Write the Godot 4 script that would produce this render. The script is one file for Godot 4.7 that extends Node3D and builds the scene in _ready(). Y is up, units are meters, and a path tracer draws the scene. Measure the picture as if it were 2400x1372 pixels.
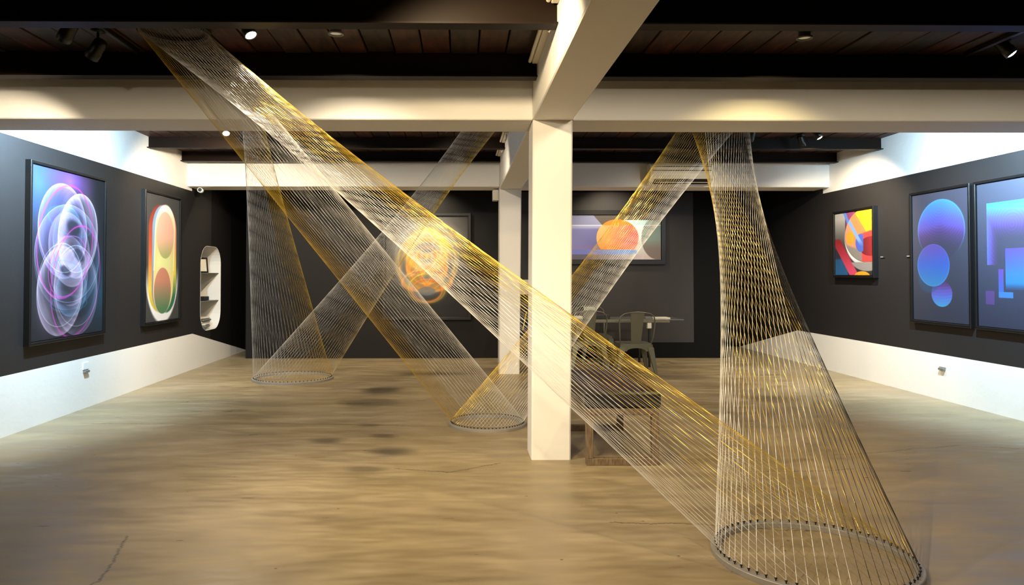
extends Node3D
# Gallery room with string sculptures. X right, Y up, depth D = -Z. Metres.

const F := 1701.486
const XL := -4.18
const XR := 5.716
const DB := 12.888
const D1 := 5.995
const D1B := 6.50
const D2 := 11.144
const D2B := 11.65
const YB1 := 2.775
const YB2 := 2.836
const XA := 0.603
const XB := 0.935

var M := {}
var used := {}
var rng := RandomNumberGenerator.new()

# ------------------------------------------------------------------ helpers
func P(x: float, y: float, d: float) -> Vector3:
	return Vector3(x, y, -d)

func numbered(called: String) -> String:
	if not used.has(called):
		used[called] = 0
		return called
	used[called] += 1
	return "%s_%03d" % [called, used[called]]

func tag(o: Node, label: String, category: String, group := "", kind := "") -> Node:
	o.set_meta("label", label)
	o.set_meta("category", category)
	if group: o.set_meta("group", group)
	if kind: o.set_meta("kind", kind)
	return o

func thing(called: String, label: String, category: String, at := Vector3.ZERO, turn := 0.0, group := "", kind := "") -> Node3D:
	var o := Node3D.new()
	o.name = numbered(called)
	add_child(o)
	o.position = at
	o.rotation.y = turn
	tag(o, label, category, group, kind)
	return o

func begin() -> SurfaceTool:
	var st := SurfaceTool.new()
	st.begin(Mesh.PRIMITIVE_TRIANGLES)
	st.set_smooth_group(-1)
	return st

func commit(called: String, st: SurfaceTool, m: Material, parent: Node, label := "") -> MeshInstance3D:
	st.generate_normals()
	return put(called, st.commit(), m, parent, label)

func put(called: String, mesh: Mesh, m: Material, parent: Node, label := "") -> MeshInstance3D:
	var o := MeshInstance3D.new()
	o.mesh = mesh
	o.material_override = m
	if parent == self:
		o.name = numbered(called)
	else:
		var key := str(parent.get_instance_id()) + called
		used[key] = used.get(key, -1) + 1
		o.name = called if used[key] == 0 else "%s_%03d" % [called, used[key]]
	parent.add_child(o)
	if label: o.set_meta("label", label)
	return o

func tri(st: SurfaceTool, a: Vector3, b: Vector3, c: Vector3, uv := []) -> void:
	var t := [a, b, c]
	for i in 3:
		if uv.size() == 3: st.set_uv(uv[i])
		st.add_vertex(t[i])

# a planar convex face, turned so that its front looks along «out»
func face(st: SurfaceTool, pts: Array, out: Vector3, uvs := []) -> void:
	var n: Vector3 = (pts[1] - pts[0]).cross(pts[2] - pts[0])
	var idx := range(pts.size())
	if n.dot(out) > 0: idx.reverse()   # clockwise seen from outside
	var a := absf(out.x)
	var b := absf(out.y)
	var c := absf(out.z)
	for i in range(1, pts.size() - 1):
		for k in [idx[0], idx[i], idx[i + 1]]:
			var p: Vector3 = pts[k]
			if uvs.size() > k: st.set_uv(uvs[k])
			elif b >= a and b >= c: st.set_uv(Vector2(p.x, p.z))
			elif a >= c: st.set_uv(Vector2(p.y, p.z))
			else: st.set_uv(Vector2(p.x, p.y))
			st.add_vertex(p)

func box(st: SurfaceTool, lo: Vector3, hi: Vector3, xf := Transform3D()) -> void:
	bevel(st, lo, hi, 0.0, xf)

# box with chamfered edges
func bevel(st: SurfaceTool, lo0: Vector3, hi0: Vector3, r: float, xf := Transform3D()) -> void:
	var lo := Vector3(minf(lo0.x, hi0.x), minf(lo0.y, hi0.y), minf(lo0.z, hi0.z))
	var hi := Vector3(maxf(lo0.x, hi0.x), maxf(lo0.y, hi0.y), maxf(lo0.z, hi0.z))
	var c := (lo + hi) / 2.0
	var h := (hi - lo) / 2.0
	var bx := xf.basis
	for ax in 3:
		var u := (ax + 1) % 3
		var w := (ax + 2) % 3
		for s in [-1.0, 1.0]:
			var pts := []
			for q in [[-1, -1], [1, -1], [1, 1], [-1, 1]]:
				var p := Vector3.ZERO
				p[ax] = s * h[ax]
				p[u] = q[0] * (h[u] - r)
				p[w] = q[1] * (h[w] - r)
				pts.append(xf * (c + p))
			var out := Vector3.ZERO
			out[ax] = s
			face(st, pts, bx * out)
			if r > 0:
				for s2 in [-1.0, 1.0]:
					var e := []
					for q in [-1.0, 1.0]:
						var p := Vector3.ZERO
						p[ax] = s * h[ax]; p[u] = s2 * (h[u] - r); p[w] = q * (h[w] - r)
						e.append(xf * (c + p))
					for q in [1.0, -1.0]:
						var p := Vector3.ZERO
						p[ax] = s * (h[ax] - r); p[u] = s2 * h[u]; p[w] = q * (h[w] - r)
						e.append(xf * (c + p))
					var o2 := Vector3.ZERO
					o2[ax] = s; o2[u] = s2
					face(st, e, bx * o2)
	if r > 0:
		for sx in [-1.0, 1.0]:
			for sy in [-1.0, 1.0]:
				for sz in [-1.0, 1.0]:
					face(st, [xf * (c + Vector3(sx * h.x, sy * (h.y - r), sz * (h.z - r))), xf * (c + Vector3(sx * (h.x - r), sy * h.y, sz * (h.z - r))), xf * (c + Vector3(sx * (h.x - r), sy * (h.y - r), sz * h.z))], bx * Vector3(sx, sy, sz))

# polygon in a plane (origin o, axes u and v), pushed along w
func prism(st: SurfaceTool, poly: PackedVector2Array, o: Vector3, u: Vector3, v: Vector3, w: Vector3) -> void:
	var ids := Geometry2D.triangulate_polygon(poly)
	var ccw := not Geometry2D.is_polygon_clockwise(poly)
	for s in 2:
		var off := o + w * s
		for i in range(0, ids.size(), 3):
			face(st, [off + u * poly[ids[i]].x + v * poly[ids[i]].y, off + u * poly[ids[i + 1]].x + v * poly[ids[i + 1]].y, off + u * poly[ids[i + 2]].x + v * poly[ids[i + 2]].y], w * (1.0 if s else -1.0))
	for i in poly.size():
		var a := poly[i]
		var b := poly[(i + 1) % poly.size()]
		var n2 := Vector2(b.y - a.y, a.x - b.x) * (1.0 if ccw else -1.0)
		face(st, [o + u * a.x + v * a.y, o + u * b.x + v * b.y, o + w + u * b.x + v * b.y, o + w + u * a.x + v * a.y], u * n2.x + v * n2.y)

# tube along a path of points
func tube(st: SurfaceTool, path: Array, r: float, n := 8, closed := false) -> void:
	st.set_smooth_group(0)
	var rings := []
	var up := Vector3(0.31, 0.9, 0.29).normalized()
	for i in path.size():
		var a: Vector3 = path[i - 1] if i > 0 else (path[path.size() - 1] if closed else path[0])
		var b: Vector3 = path[i + 1] if i < path.size() - 1 else (path[0] if closed else path[i])
		var t := (b - a).normalized()
		var s := t.cross(up).normalized()
		var q := s.cross(t)
		var ring := []
		for k in n:
			var ang := TAU * k / n
			ring.append(path[i] + (s * cos(ang) + q * sin(ang)) * r)
		rings.append(ring)
	for i in (path.size() if closed else path.size() - 1):
		var j: int = (i + 1) % path.size()
		var mid: Vector3 = (path[i] + path[j]) / 2.0
		for k in n:
			var l := (k + 1) % n
			var pts := [rings[i][k], rings[i][l], rings[j][l], rings[j][k]]
			face(st, pts, (pts[0] + pts[2]) / 2.0 - mid)
	st.set_smooth_group(-1)
	if not closed:
		for e in [0, path.size() - 1]:
			var o: Vector3 = path[e] - path[1 if e == 0 else e - 1]
			face(st, rings[e], o)

# lathe round the y axis of xf; profile of Vector2(radius, height)
func lathe(st: SurfaceTool, prof: Array, n: int, xf := Transform3D(), smooth := true) -> void:
	if smooth: st.set_smooth_group(1)
	for i in prof.size() - 1:
		var a: Vector2 = prof[i]
		var b: Vector2 = prof[i + 1]
		var d := b - a
		for k in n:
			var t0 := TAU * k / n
			var t1 := TAU * (k + 1) / n
			var pts := []
			for q in [[a, t0], [a, t1], [b, t1], [b, t0]]:
				pts.append(xf * Vector3(q[0].x * cos(q[1]), q[0].y, q[0].x * sin(q[1])))
			var tm := (t0 + t1) / 2.0
			var out := xf.basis * Vector3(d.y * cos(tm), -d.x, d.y * sin(tm))
			if a.x < 1e-5: pts.remove_at(1)
			elif b.x < 1e-5: pts.remove_at(3)
			face(st, pts, out)
	st.set_smooth_group(-1)

func rounded_rect(x0: float, y0: float, x1: float, y1: float, r: float, n := 6) -> PackedVector2Array:
	var o := PackedVector2Array()
	for q in [[x1 - r, y1 - r, 0.0], [x0 + r, y1 - r, 90.0], [x0 + r, y0 + r, 180.0], [x1 - r, y0 + r, 270.0]]:
		for i in n + 1:
			var a := deg_to_rad(q[2] + 90.0 * i / n)
			o.append(Vector2(q[0] + r * cos(a), q[1] + r * sin(a)))
	return o

func mat(called: String, c: Color, rough := 0.6, metal := 0.0) -> StandardMaterial3D:
	var m := StandardMaterial3D.new()
	m.resource_name = called
	m.albedo_color = c
	m.roughness = rough
	m.metallic = metal
	M[called] = m
	return m

func noise_tex(freq: float, oct := 4, w := 512, h := 512, ramp: Gradient = null, sd := 1) -> NoiseTexture2D:
	var n := FastNoiseLite.new()
	n.noise_type = FastNoiseLite.TYPE_SIMPLEX_SMOOTH
	n.frequency = freq
	n.fractal_octaves = oct
	n.seed = sd
	var t := NoiseTexture2D.new()
	t.width = w
	t.height = h
	t.seamless = true
	t.noise = n
	if ramp: t.color_ramp = ramp
	return t

func ramp2(a: Color, b: Color) -> Gradient:
	var g := Gradient.new()
	g.set_color(0, a)
	g.set_color(1, b)
	return g

# ------------------------------------------------------------------ lamps
# A spotlight head on a stem: body, bezel, lens, stem, plate, and its light.
func spot(called: String, label: String, at: Vector3, target: Vector3, ceil_y: float, col: Color, energy: float, angle: float, r := 0.045, blend := 0.6, glow := 6.0, soft := 0.03) -> Node3D:
	var o := Node3D.new()
	o.name = numbered(called)
	add_child(o)
	tag(o, label, "spotlight", "black spotlights on the ceiling")
	var d := (target - at).normalized()
	var up := Vector3.UP if absf(d.y) < 0.98 else Vector3.RIGHT
	o.transform = Transform3D(Basis.looking_at(d, up), at)
	var inv := o.transform.affine_inverse()
	var turn := Transform3D(Basis(Vector3(1, 0, 0), Vector3(0, 0, 1), Vector3(0, -1, 0)), Vector3.ZERO)  # lathe y -> +z (backwards)
	var st := begin()
	lathe(st, [Vector2(r * 0.86, 0.012), Vector2(r * 0.86, -0.004), Vector2(r, -0.004), Vector2(r, 0.05), Vector2(r * 0.92, 0.06), Vector2(r * 0.92, 0.13), Vector2(r * 0.7, 0.15), Vector2(0, 0.155)], 24, turn)
	commit("body", st, M.lamp_black, o)
	st = begin()
	lathe(st, [Vector2(0, -0.012), Vector2(r * 0.5, -0.008), Vector2(r * 0.86, 0.002)], 24, turn)
	var lm := mat("lens_glow", Color(0.9, 0.9, 0.9), 0.3)
	lm.emission_enabled = true
	lm.emission = col
	lm.emission_energy_multiplier = glow
	commit("lens", st, lm, o)
	var top := inv * Vector3(at.x, ceil_y, at.z)
	var j := Vector3(0, 0, 0.09)
	# the stem rises from the middle of the head, straight to the ceiling
	var jw := o.transform * j
	top = inv * Vector3(jw.x, ceil_y, jw.z)
	if (top - j).length() > 0.03:
		st = begin()
		tube(st, [j, top], 0.009, 8)
		commit("stem", st, M.lamp_black, o)
		st = begin()
		var plate := Transform3D(inv.basis, top)
		lathe(st, [Vector2(0, 0), Vector2(0.05, 0), Vector2(0.05, -0.02), Vector2(0, -0.024)], 20, plate)
		commit("mounting_plate", st, M.lamp_black, o)
	if energy > 0.0:
		var l := SpotLight3D.new()
		l.name = "light"
		o.add_child(l)
		l.position = Vector3(0, 0, -0.03)
		l.light_color = col
		l.light_energy = energy
		l.spot_angle = angle
		l.spot_angle_attenuation = blend
		l.spot_range = 20.0
		l.spot_attenuation = 2.0
		l.light_size = soft
		l.shadow_enabled = true
	return o

# ------------------------------------------------------------------ pictures
class Canvas:
	var w: int
	var h: int
	var px: PackedFloat32Array
	func _init(a: int, b: int, bg: Callable) -> void:
		w = a
		h = b
		px.resize(w * h * 3)
		for y in h:
			for x in w:
				var c: Color = bg.call((x + 0.5) / w, (y + 0.5) / h)
				var i := (y * w + x) * 3
				px[i] = c.r
				px[i + 1] = c.g
				px[i + 2] = c.b
	func add(fx: float, fy: float, c: Color, k: float) -> void:   # soft additive dot, fx fy in pixels
		var x := int(fx)
		var y := int(fy)
		if x < 0 or y < 0 or x >= w - 1 or y >= h - 1: return
		var dx := fx - x
		var dy := fy - y
		for q in 4:
			var kk := k * (dx if q & 1 else 1.0 - dx) * (dy if q & 2 else 1.0 - dy)
			var i := ((y + (q >> 1)) * w + x + (q & 1)) * 3
			px[i] += (c.r) * kk * (1.0 - minf(px[i], 1.0) * 0.7)
			px[i + 1] += (c.g) * kk * (1.0 - minf(px[i + 1], 1.0) * 0.7)
			px[i + 2] += (c.b) * kk * (1.0 - minf(px[i + 2], 1.0) * 0.7)
	# a veil: copies of an ellipse swept from one state to another; states are [cx, cy, a, b, tilt] in units of the width
	func veil(s0: Array, s1: Array, n: int, c0: Color, c1: Color, k: float, a0 := 0.0, a1 := TAU) -> void:
		k *= 3.2 if n >= 14 else 1.6
		for i in n:
			var t := float(i) / maxf(n - 1, 1)
			var cx := lerpf(s0[0], s1[0], t)
			var cy := lerpf(s0[1], s1[1], t)
			var a := lerpf(s0[2], s1[2], t)
			var b := lerpf(s0[3], s1[3], t)
			var r := lerpf(s0[4], s1[4], t)
			var c := c0.lerp(c1, t)
			var steps := int((a + b) * w * 3.4 * (a1 - a0) / TAU)
			var cr := cos(r)
			var sr := sin(r)
			for j in steps:
				var q := a0 + (a1 - a0) * j / steps
				var x := a * cos(q)
				var y := b * sin(q)
				add((cx + x * cr - y * sr) * w, (cy + x * sr + y * cr) * w, c, k)
	func texture() -> ImageTexture:
		var bytes := PackedByteArray()
		bytes.resize(w * h * 3)
		for i in w * h * 3:
			bytes[i] = int(clampf(px[i], 0.0, 1.0) * 255.0)
		return ImageTexture.create_from_image(Image.create_from_data(w, h, false, Image.FORMAT_RGB8, bytes))

static func ell(u: float, v: float, cx: float, cy: float, a: float, b: float) -> float:
	return sqrt(pow((u - cx) / a, 2) + pow((v - cy) / b, 2))

static func seg(d: float, w := 0.01) -> float:   # soft inside test, d < 0 inside
	return clampf(0.5 - d / w, 0.0, 1.0)

# how strongly a soft glass-like shell shows: clear in the middle, bright at the rim
static func vessel(u: float, v: float, cx: float, cy: float, a: float, b: float, r: float, p := 3.0) -> float:
	var x := (u - cx) * cos(r) + (v - cy) * sin(r)
	var y := (v - cy) * cos(r) - (u - cx) * sin(r)
	var e := sqrt(x * x / (a * a) + y * y / (b * b))
	if e < 1.0: return pow(e, p)
	return clampf(1.0 - (e - 1.0) * 60.0, 0, 1)

# a soft ring: 1 on the ellipse, fading over the width w
static func band(u: float, v: float, cx: float, cy: float, a: float, b: float, r: float, w: float) -> float:
	var x := (u - cx) * cos(r) + (v - cy) * sin(r)
	var y := (v - cy) * cos(r) - (u - cx) * sin(r)
	var d := (sqrt(x * x / (a * a) + y * y / (b * b)) - 1.0) / w
	return exp(-d * d)

func art_rings() -> ImageTexture:
	# units: u across 0..1, y = v * 1.2 down
	var k12 := 1.2
	var shells := [
		[0.41, 0.36, 0.33, 0.36, -0.35, 4.0, Color(0.62, 0.55, 0.85), 0.62],
		[0.62, 0.38, 0.28, 0.34, 0.45, 4.0, Color(0.86, 0.88, 0.92), 0.75],
		[0.38, 0.72, 0.30, 0.34, 0.45, 4.0, Color(0.85, 0.86, 0.9), 0.75],
		[0.60, 0.73, 0.31, 0.34, -0.4, 4.0, Color(0.6, 0.6, 0.68), 0.62],
		[0.49, 0.52, 0.45, 0.40, 0.0, 5.0, Color(0.35, 0.42, 0.55), 0.55],
		[0.50, 0.47, 0.30, 0.27, 0.6, 3.0, Color(0.75, 0.78, 0.88), 0.55],
		[0.50, 0.60, 0.27, 0.26, 0.7, 3.0, Color(0.72, 0.7, 0.85), 0.5],
		[0.47, 0.40, 0.20, 0.24, 0.3, 3.5, Color(0.2, 0.5, 0.62), 0.7],
		[0.53, 0.72, 0.22, 0.2, -0.2, 3.5, Color(0.18, 0.48, 0.58), 0.7]]
	var glow := [[0.46, 0.54, 0.10, 0.22, -0.75, Color(0.8, 0.8, 0.85), 0.7], [0.40, 0.36, 0.06, 0.3, 0.25, Color(0.9, 0.9, 0.95), 0.45], [0.30, 0.30, 0.12, 0.16, 0.5, Color(0.6, 0.5, 0.85), 0.35], [0.78, 0.24, 0.1, 0.16, -0.4, Color(0.85, 0.87, 0.9), 0.4], [0.18, 0.84, 0.1, 0.14, -0.4, Color(0.8, 0.8, 0.85), 0.4]]
	var dark := [[0.63, 0.50, 0.10, 0.045, 0.5], [0.44, 0.60, 0.09, 0.035, 0.3], [0.55, 0.33, 0.12, 0.05, 0.2], [0.46, 0.78, 0.13, 0.035, 0.0]]
	var cv := Canvas.new(300, 380, func(u, v):
		var c := Color(0.10, 0.10, 0.12)
		c = c.lerp(Color(0.3, 0.52, 0.75), clampf(1.0 - ell(u, v, 0.1, 0.1, 0.6, 0.42), 0, 1) * 0.9)
		c = c.lerp(Color(0.55, 0.38, 0.75), clampf(1.0 - ell(u, v, 0.5, 0.05, 0.4, 0.14), 0, 1))
		c = c.lerp(Color(0.12, 0.4, 0.48), clampf(1.0 - ell(u, v, 0.97, 0.75, 0.42, 0.36), 0, 1) * 0.8)
		var y: float = v * k12
		for s in shells:
			var i: float = vessel(u, y, s[0], s[1] * k12, s[2], s[3] * k12 * 0.8, s[4], s[5]) * s[7]
			i *= 1.0 + 0.10 * sin(140.0 * ell(u, y, 1.0 - s[0], s[1], 1, 1) )
			c = Color(1.0 - (1.0 - c.r) * (1.0 - s[6].r * i), 1.0 - (1.0 - c.g) * (1.0 - s[6].g * i), 1.0 - (1.0 - c.b) * (1.0 - s[6].b * i))
		for g in glow:
			var x: float = (u - g[0]) * cos(g[4]) + (y - g[1] * k12) * sin(g[4])
			var q: float = (y - g[1] * k12) * cos(g[4]) - (u - g[0]) * sin(g[4])
			var i: float = exp(-pow(x / g[2], 2) - pow(q / g[3], 2)) * g[6]
			c = c.lerp(g[5], clampf(i, 0, 1))
		for d in dark:
			c = c.lerp(Color(0.13, 0.16, 0.22), clampf((1.0 - vessel(u, y, d[0], d[1] * k12, d[2], d[3] * k12, d[4], 1.0)) * 2.0, 0, 0.75) if ell(u, y, d[0], d[1] * k12, d[2], d[2]) < 1.0 and vessel(u, y, d[0], d[1] * k12, d[2], d[3] * k12, d[4], 1.0) > 0.0 else 0.0)
		var pink := Color(1.0, 0.3, 0.85)
		for q in [[0.45, 0.42, 0.36, 0.36, 0.55], [0.60, 0.66, 0.33, 0.36, 0.45], [0.48, 0.57, 0.28, 0.17, -0.5]]:
			c = c.lerp(pink, band(u, y, q[0], q[1] * k12, q[2], q[3] * k12, q[4], 0.016) * 0.7)
		for q in [[0.45, 0.59, 0.2, 0.05, 0.1], [0.5, 0.80, 0.25, 0.05, 0.0], [0.5, 0.30, 0.3, 0.08, 0.15]]:
			c = c.lerp(Color(0.25, 0.75, 0.88), band(u, y, q[0], q[1] * k12, q[2], q[3] * k12, q[4], 0.05) * 0.3)
		return Color(c.r * 1.1, c.g * 0.94, c.b))
	var h := 1.2
	for q in [[0.41, 0.36, 0.33, 0.288, -0.35], [0.62, 0.38, 0.28, 0.272, 0.45], [0.38, 0.72, 0.30, 0.272, 0.45], [0.60, 0.73, 0.31, 0.272, -0.4], [0.49, 0.52, 0.45, 0.32, 0.0]]:
		cv.veil([q[0], q[1] * h, q[2] * 0.99, q[3] * h * 0.99, q[4]], [q[0] + 0.02, q[1] * h - 0.02, q[2] * 0.8, q[3] * h * 0.85, q[4] + 0.2], 26, Color(0.9, 0.9, 1.0), Color(0.5, 0.5, 0.7), 0.018)
		cv.veil([q[0], q[1] * h, q[2] * 0.99, q[3] * h * 0.99, q[4]], [q[0], q[1] * h, q[2] * 0.985, q[3] * h * 0.985, q[4]], 2, Color(1, 1, 1), Color(1, 1, 1), 0.2)
	return cv.texture()

func art_capsule() -> ImageTexture:
	var cap := func(u: float, v: float, cx: float, y0: float, y1: float, rx: float, ry: float) -> float:
		var dy := 0.0
		if v < y0: dy = (y0 - v) / ry
		elif v > y1: dy = (v - y1) / ry
		return (sqrt(pow((u - cx) / rx, 2) + dy * dy) - 1.0) * 0.3
	var cv := Canvas.new(260, 380, func(u, v):
		var c := Color(0.24, 0.235, 0.235)
		# pale side wings in the lower half
		var wing := ell(u, v, 0.5, 0.60, 0.49, 0.42)
		if v > 0.56: c = c.lerp(Color(0.93, 0.92, 0.92), seg(wing - 1.0, 0.06) * clampf((v - 0.56) * 4.0, 0, 1))
		# red to yellow to green outer shell, shifted left
		var d: float = cap.call(u, v, 0.42, 0.28, 0.72, 0.33, 0.21)
		var s := Color(0.5, 0.12, 0.08).lerp(Color(0.85, 0.3, 0.12), clampf(v * 2.2, 0, 1)).lerp(Color(0.95, 0.8, 0.15), clampf((v - 0.45) * 3.5, 0, 1)).lerp(Color(0.75, 0.72, 0.1), clampf((v - 0.75) * 4, 0, 1))
		if u > 0.5: s = Color(0.98, 0.55, 0.4).lerp(Color(0.97, 0.85, 0.1), clampf((v - 0.3) * 4, 0, 1)).lerp(Color(0.1, 0.42, 0.25), clampf((v - 0.6) * 4, 0, 1))
		c = c.lerp(s, seg(d, 0.02))
		d = cap.call(u, v, 0.62, 0.28, 0.74, 0.29, 0.2)
		var g := Color(0.96, 0.6, 0.4).lerp(Color(0.95, 0.85, 0.15), clampf((v - 0.38) * 5, 0, 1)).lerp(Color(0.12, 0.45, 0.3), clampf((v - 0.62) * 5, 0, 1))
		c = c.lerp(g, seg(d, 0.02))
		# blue edge
		d = cap.call(u, v, 0.5, 0.27, 0.74, 0.31, 0.2)
		c = c.lerp(Color(0.45, 0.62, 0.78).lerp(Color(0.5, 0.4, 0.6), clampf((v - 0.5) * 3, 0, 1)), seg(d, 0.02) * (1.0 if u < 0.55 else 0.25))
		# main capsule, leaning from the lower left to the upper right
		var sh: float = 0.565 - 0.1 * (v - 0.28)
		d = cap.call(u, v, sh, 0.27, 0.74, 0.29, 0.2)
		var k := Color(0.98, 0.94, 0.86).lerp(Color(0.96, 0.75, 0.5), clampf((v - 0.1) * 4, 0, 1)).lerp(Color(0.86, 0.9, 0.55), clampf((v - 0.36) * 6, 0, 1)).lerp(Color(0.96, 0.85, 0.55), clampf((v - 0.5) * 6, 0, 1)).lerp(Color(0.72, 0.68, 0.2), clampf((v - 0.8) * 6, 0, 1))
		k = k.lerp(Color(0.95, 0.8, 0.3), clampf(absf(u - sh) * 4 - 0.65, 0, 1))
		c = c.lerp(k, seg(d, 0.02))
		c = c.lerp(Color(1, 0.97, 0.9), clampf(1.0 - absf(d) * 45, 0, 1) * (0.9 if v < 0.6 else 0.35))
		# the two coloured ovals
		var e := ell(u, v, 0.57, 0.31, 0.26, 0.19)
		c = c.lerp(Color(0.93, 0.66, 0.56).lerp(Color(0.55, 0.65, 0.3), clampf((v - 0.33) * 5, 0, 1)), seg(e - 1.0, 0.04) * 0.9)
		e = ell(u, v, 0.5, 0.76, 0.25, 0.185)
		c = c.lerp(Color(0.8, 0.45, 0.35).lerp(Color(0.25, 0.48, 0.3), clampf((v - 0.68) * 4.5, 0, 1)), seg(e - 1.0, 0.04) * 0.9)
		var g0: float = (c.r + c.g + c.b) / 3.0
		return c.lerp(Color(g0, g0, g0), 0.22))
	return cv.texture()

func art_mandala() -> ImageTexture:
	var rings := [
		# cx, cy, a, b, tilt, width, colour, strength; drawn on both sides
		[0.5, 0.44, 0.37, 0.33, 0.0, 0.16, Color(0.55, 0.6, 0.68), 0.55],
		[0.5, 0.36, 0.24, 0.20, 0.0, 0.26, Color(1.0, 0.85, 0.3), 0.95],
		[0.5, 0.34, 0.18, 0.16, 0.0, 0.22, Color(0.98, 0.9, 0.6), 0.8],
		[0.56, 0.50, 0.30, 0.26, 0.25, 0.12, Color(0.85, 0.62, 0.1), 0.75],
		[0.60, 0.52, 0.22, 0.24, -0.3, 0.12, Color(0.95, 0.6, 0.12), 0.6],
		[0.5, 0.55, 0.20, 0.14, 0.0, 0.28, Color(1.0, 0.6, 0.1), 0.9],
		[0.57, 0.46, 0.20, 0.10, 0.7, 0.16, Color(1.0, 0.45, 0.1), 0.8],
		[0.62, 0.65, 0.19, 0.09, 0.3, 0.10, Color(1.0, 0.4, 0.06), 0.85],
		[0.5, 0.74, 0.22, 0.14, 0.0, 0.2, Color(0.75, 0.6, 0.1), 0.8],
		[0.5, 0.76, 0.18, 0.11, 0.0, 0.1, Color(1.0, 0.36, 0.05), 0.9],
		[0.61, 0.41, 0.12, 0.04, -0.2, 0.16, Color(1.0, 0.92, 0.5), 0.7],
		[0.70, 0.42, 0.14, 0.2, -0.2, 0.06, Color(0.9, 0.92, 0.95), 0.4]]
	var cv := Canvas.new(300, 380, func(u, v):
		var c := Color(0.06, 0.06, 0.06).lerp(Color(0.42, 0.40, 0.385), clampf(1.25 - ell(u, v, 0.5, 0.30, 0.75, 0.5), 0, 1))
		for q in [0.29, 0.71]:
			c = c.lerp(Color(0.72, 0.71, 0.68), clampf(1.0 - ell(u, v, q, 0.26, 0.3, 0.2), 0, 1) * 0.75)
		c = c.lerp(Color(0.62, 0.65, 0.68), clampf(1.25 - ell(u, v, 0.5, 0.40, 0.38, 0.38), 0, 1) * 0.7)
		v += 0.02
		for s in rings:
			for m in 2:
				var uu: float = u if m == 0 else 1.0 - u
				if m == 1 and s[0] == 0.5 and s[4] == 0.0: continue
				var i: float = band(uu, v * 1.2, s[0], s[1] * 1.2, s[2], s[3] * 1.2, s[4], s[5] * 0.7) * s[7]
				c = c.lerp(s[6], clampf(i, 0, 0.92) * 0.55)
				c = c.lerp(Color(1.0, 0.95, 0.75), band(uu, v * 1.2, s[0], s[1] * 1.2, s[2] * 1.04, s[3] * 1.25, s[4], 0.03) * 0.25 * s[7])
		for q in [[0.33, 0.13, 0.055], [0.765, 0.12, 0.05]]:
			c = c.lerp(Color(0.42, 0.44, 0.48), clampf((1.0 - ell(u, v, 0.5, q[0], q[1], q[2])) * 3, 0, 0.75))
		return c)
	var Y := Color(1.0, 0.85, 0.25)
	var O := Color(1.0, 0.4, 0.08)
	var h := 1.2
	for q in [-1.0, 1.0]:
		cv.veil([0.5 + q * 0.03, 0.36 * h, 0.26, 0.21 * h, q * 0.2], [0.5, 0.36 * h, 0.17, 0.13 * h, q * 0.5], 26, Y, Color(1, 0.95, 0.6), 0.016)
		cv.veil([0.5 + q * 0.15, 0.54 * h, 0.2, 0.22 * h, q * 0.25], [0.5 + q * 0.1, 0.5 * h, 0.2, 0.2 * h, q * 0.1], 20, Color(0.8, 0.6, 0.08), Y, 0.014)
		cv.veil([0.5 + q * 0.12, 0.66 * h, 0.2, 0.09 * h, q * 0.35], [0.5 + q * 0.13, 0.65 * h, 0.17, 0.07 * h, q * 0.4], 8, O, Y, 0.1)
		cv.veil([0.5 + q * 0.06, 0.47 * h, 0.24, 0.11 * h, q * 0.8], [0.5 + q * 0.05, 0.48 * h, 0.2, 0.1 * h, q * 0.7], 14, O, Y, 0.03)
		cv.veil([0.5 + q * 0.2, 0.40 * h, 0.13, 0.2 * h, q * -0.2], [0.5 + q * 0.22, 0.42 * h, 0.14, 0.2 * h, q * -0.2], 14, Color(0.9, 0.9, 0.95), Color(0.7, 0.75, 0.85), 0.014)
	cv.veil([0.5, 0.74 * h, 0.2, 0.14 * h, 0.0], [0.5, 0.76 * h, 0.23, 0.15 * h, 0.0], 16, O, Color(0.7, 0.6, 0.1), 0.02)
	return cv.texture()

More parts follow.
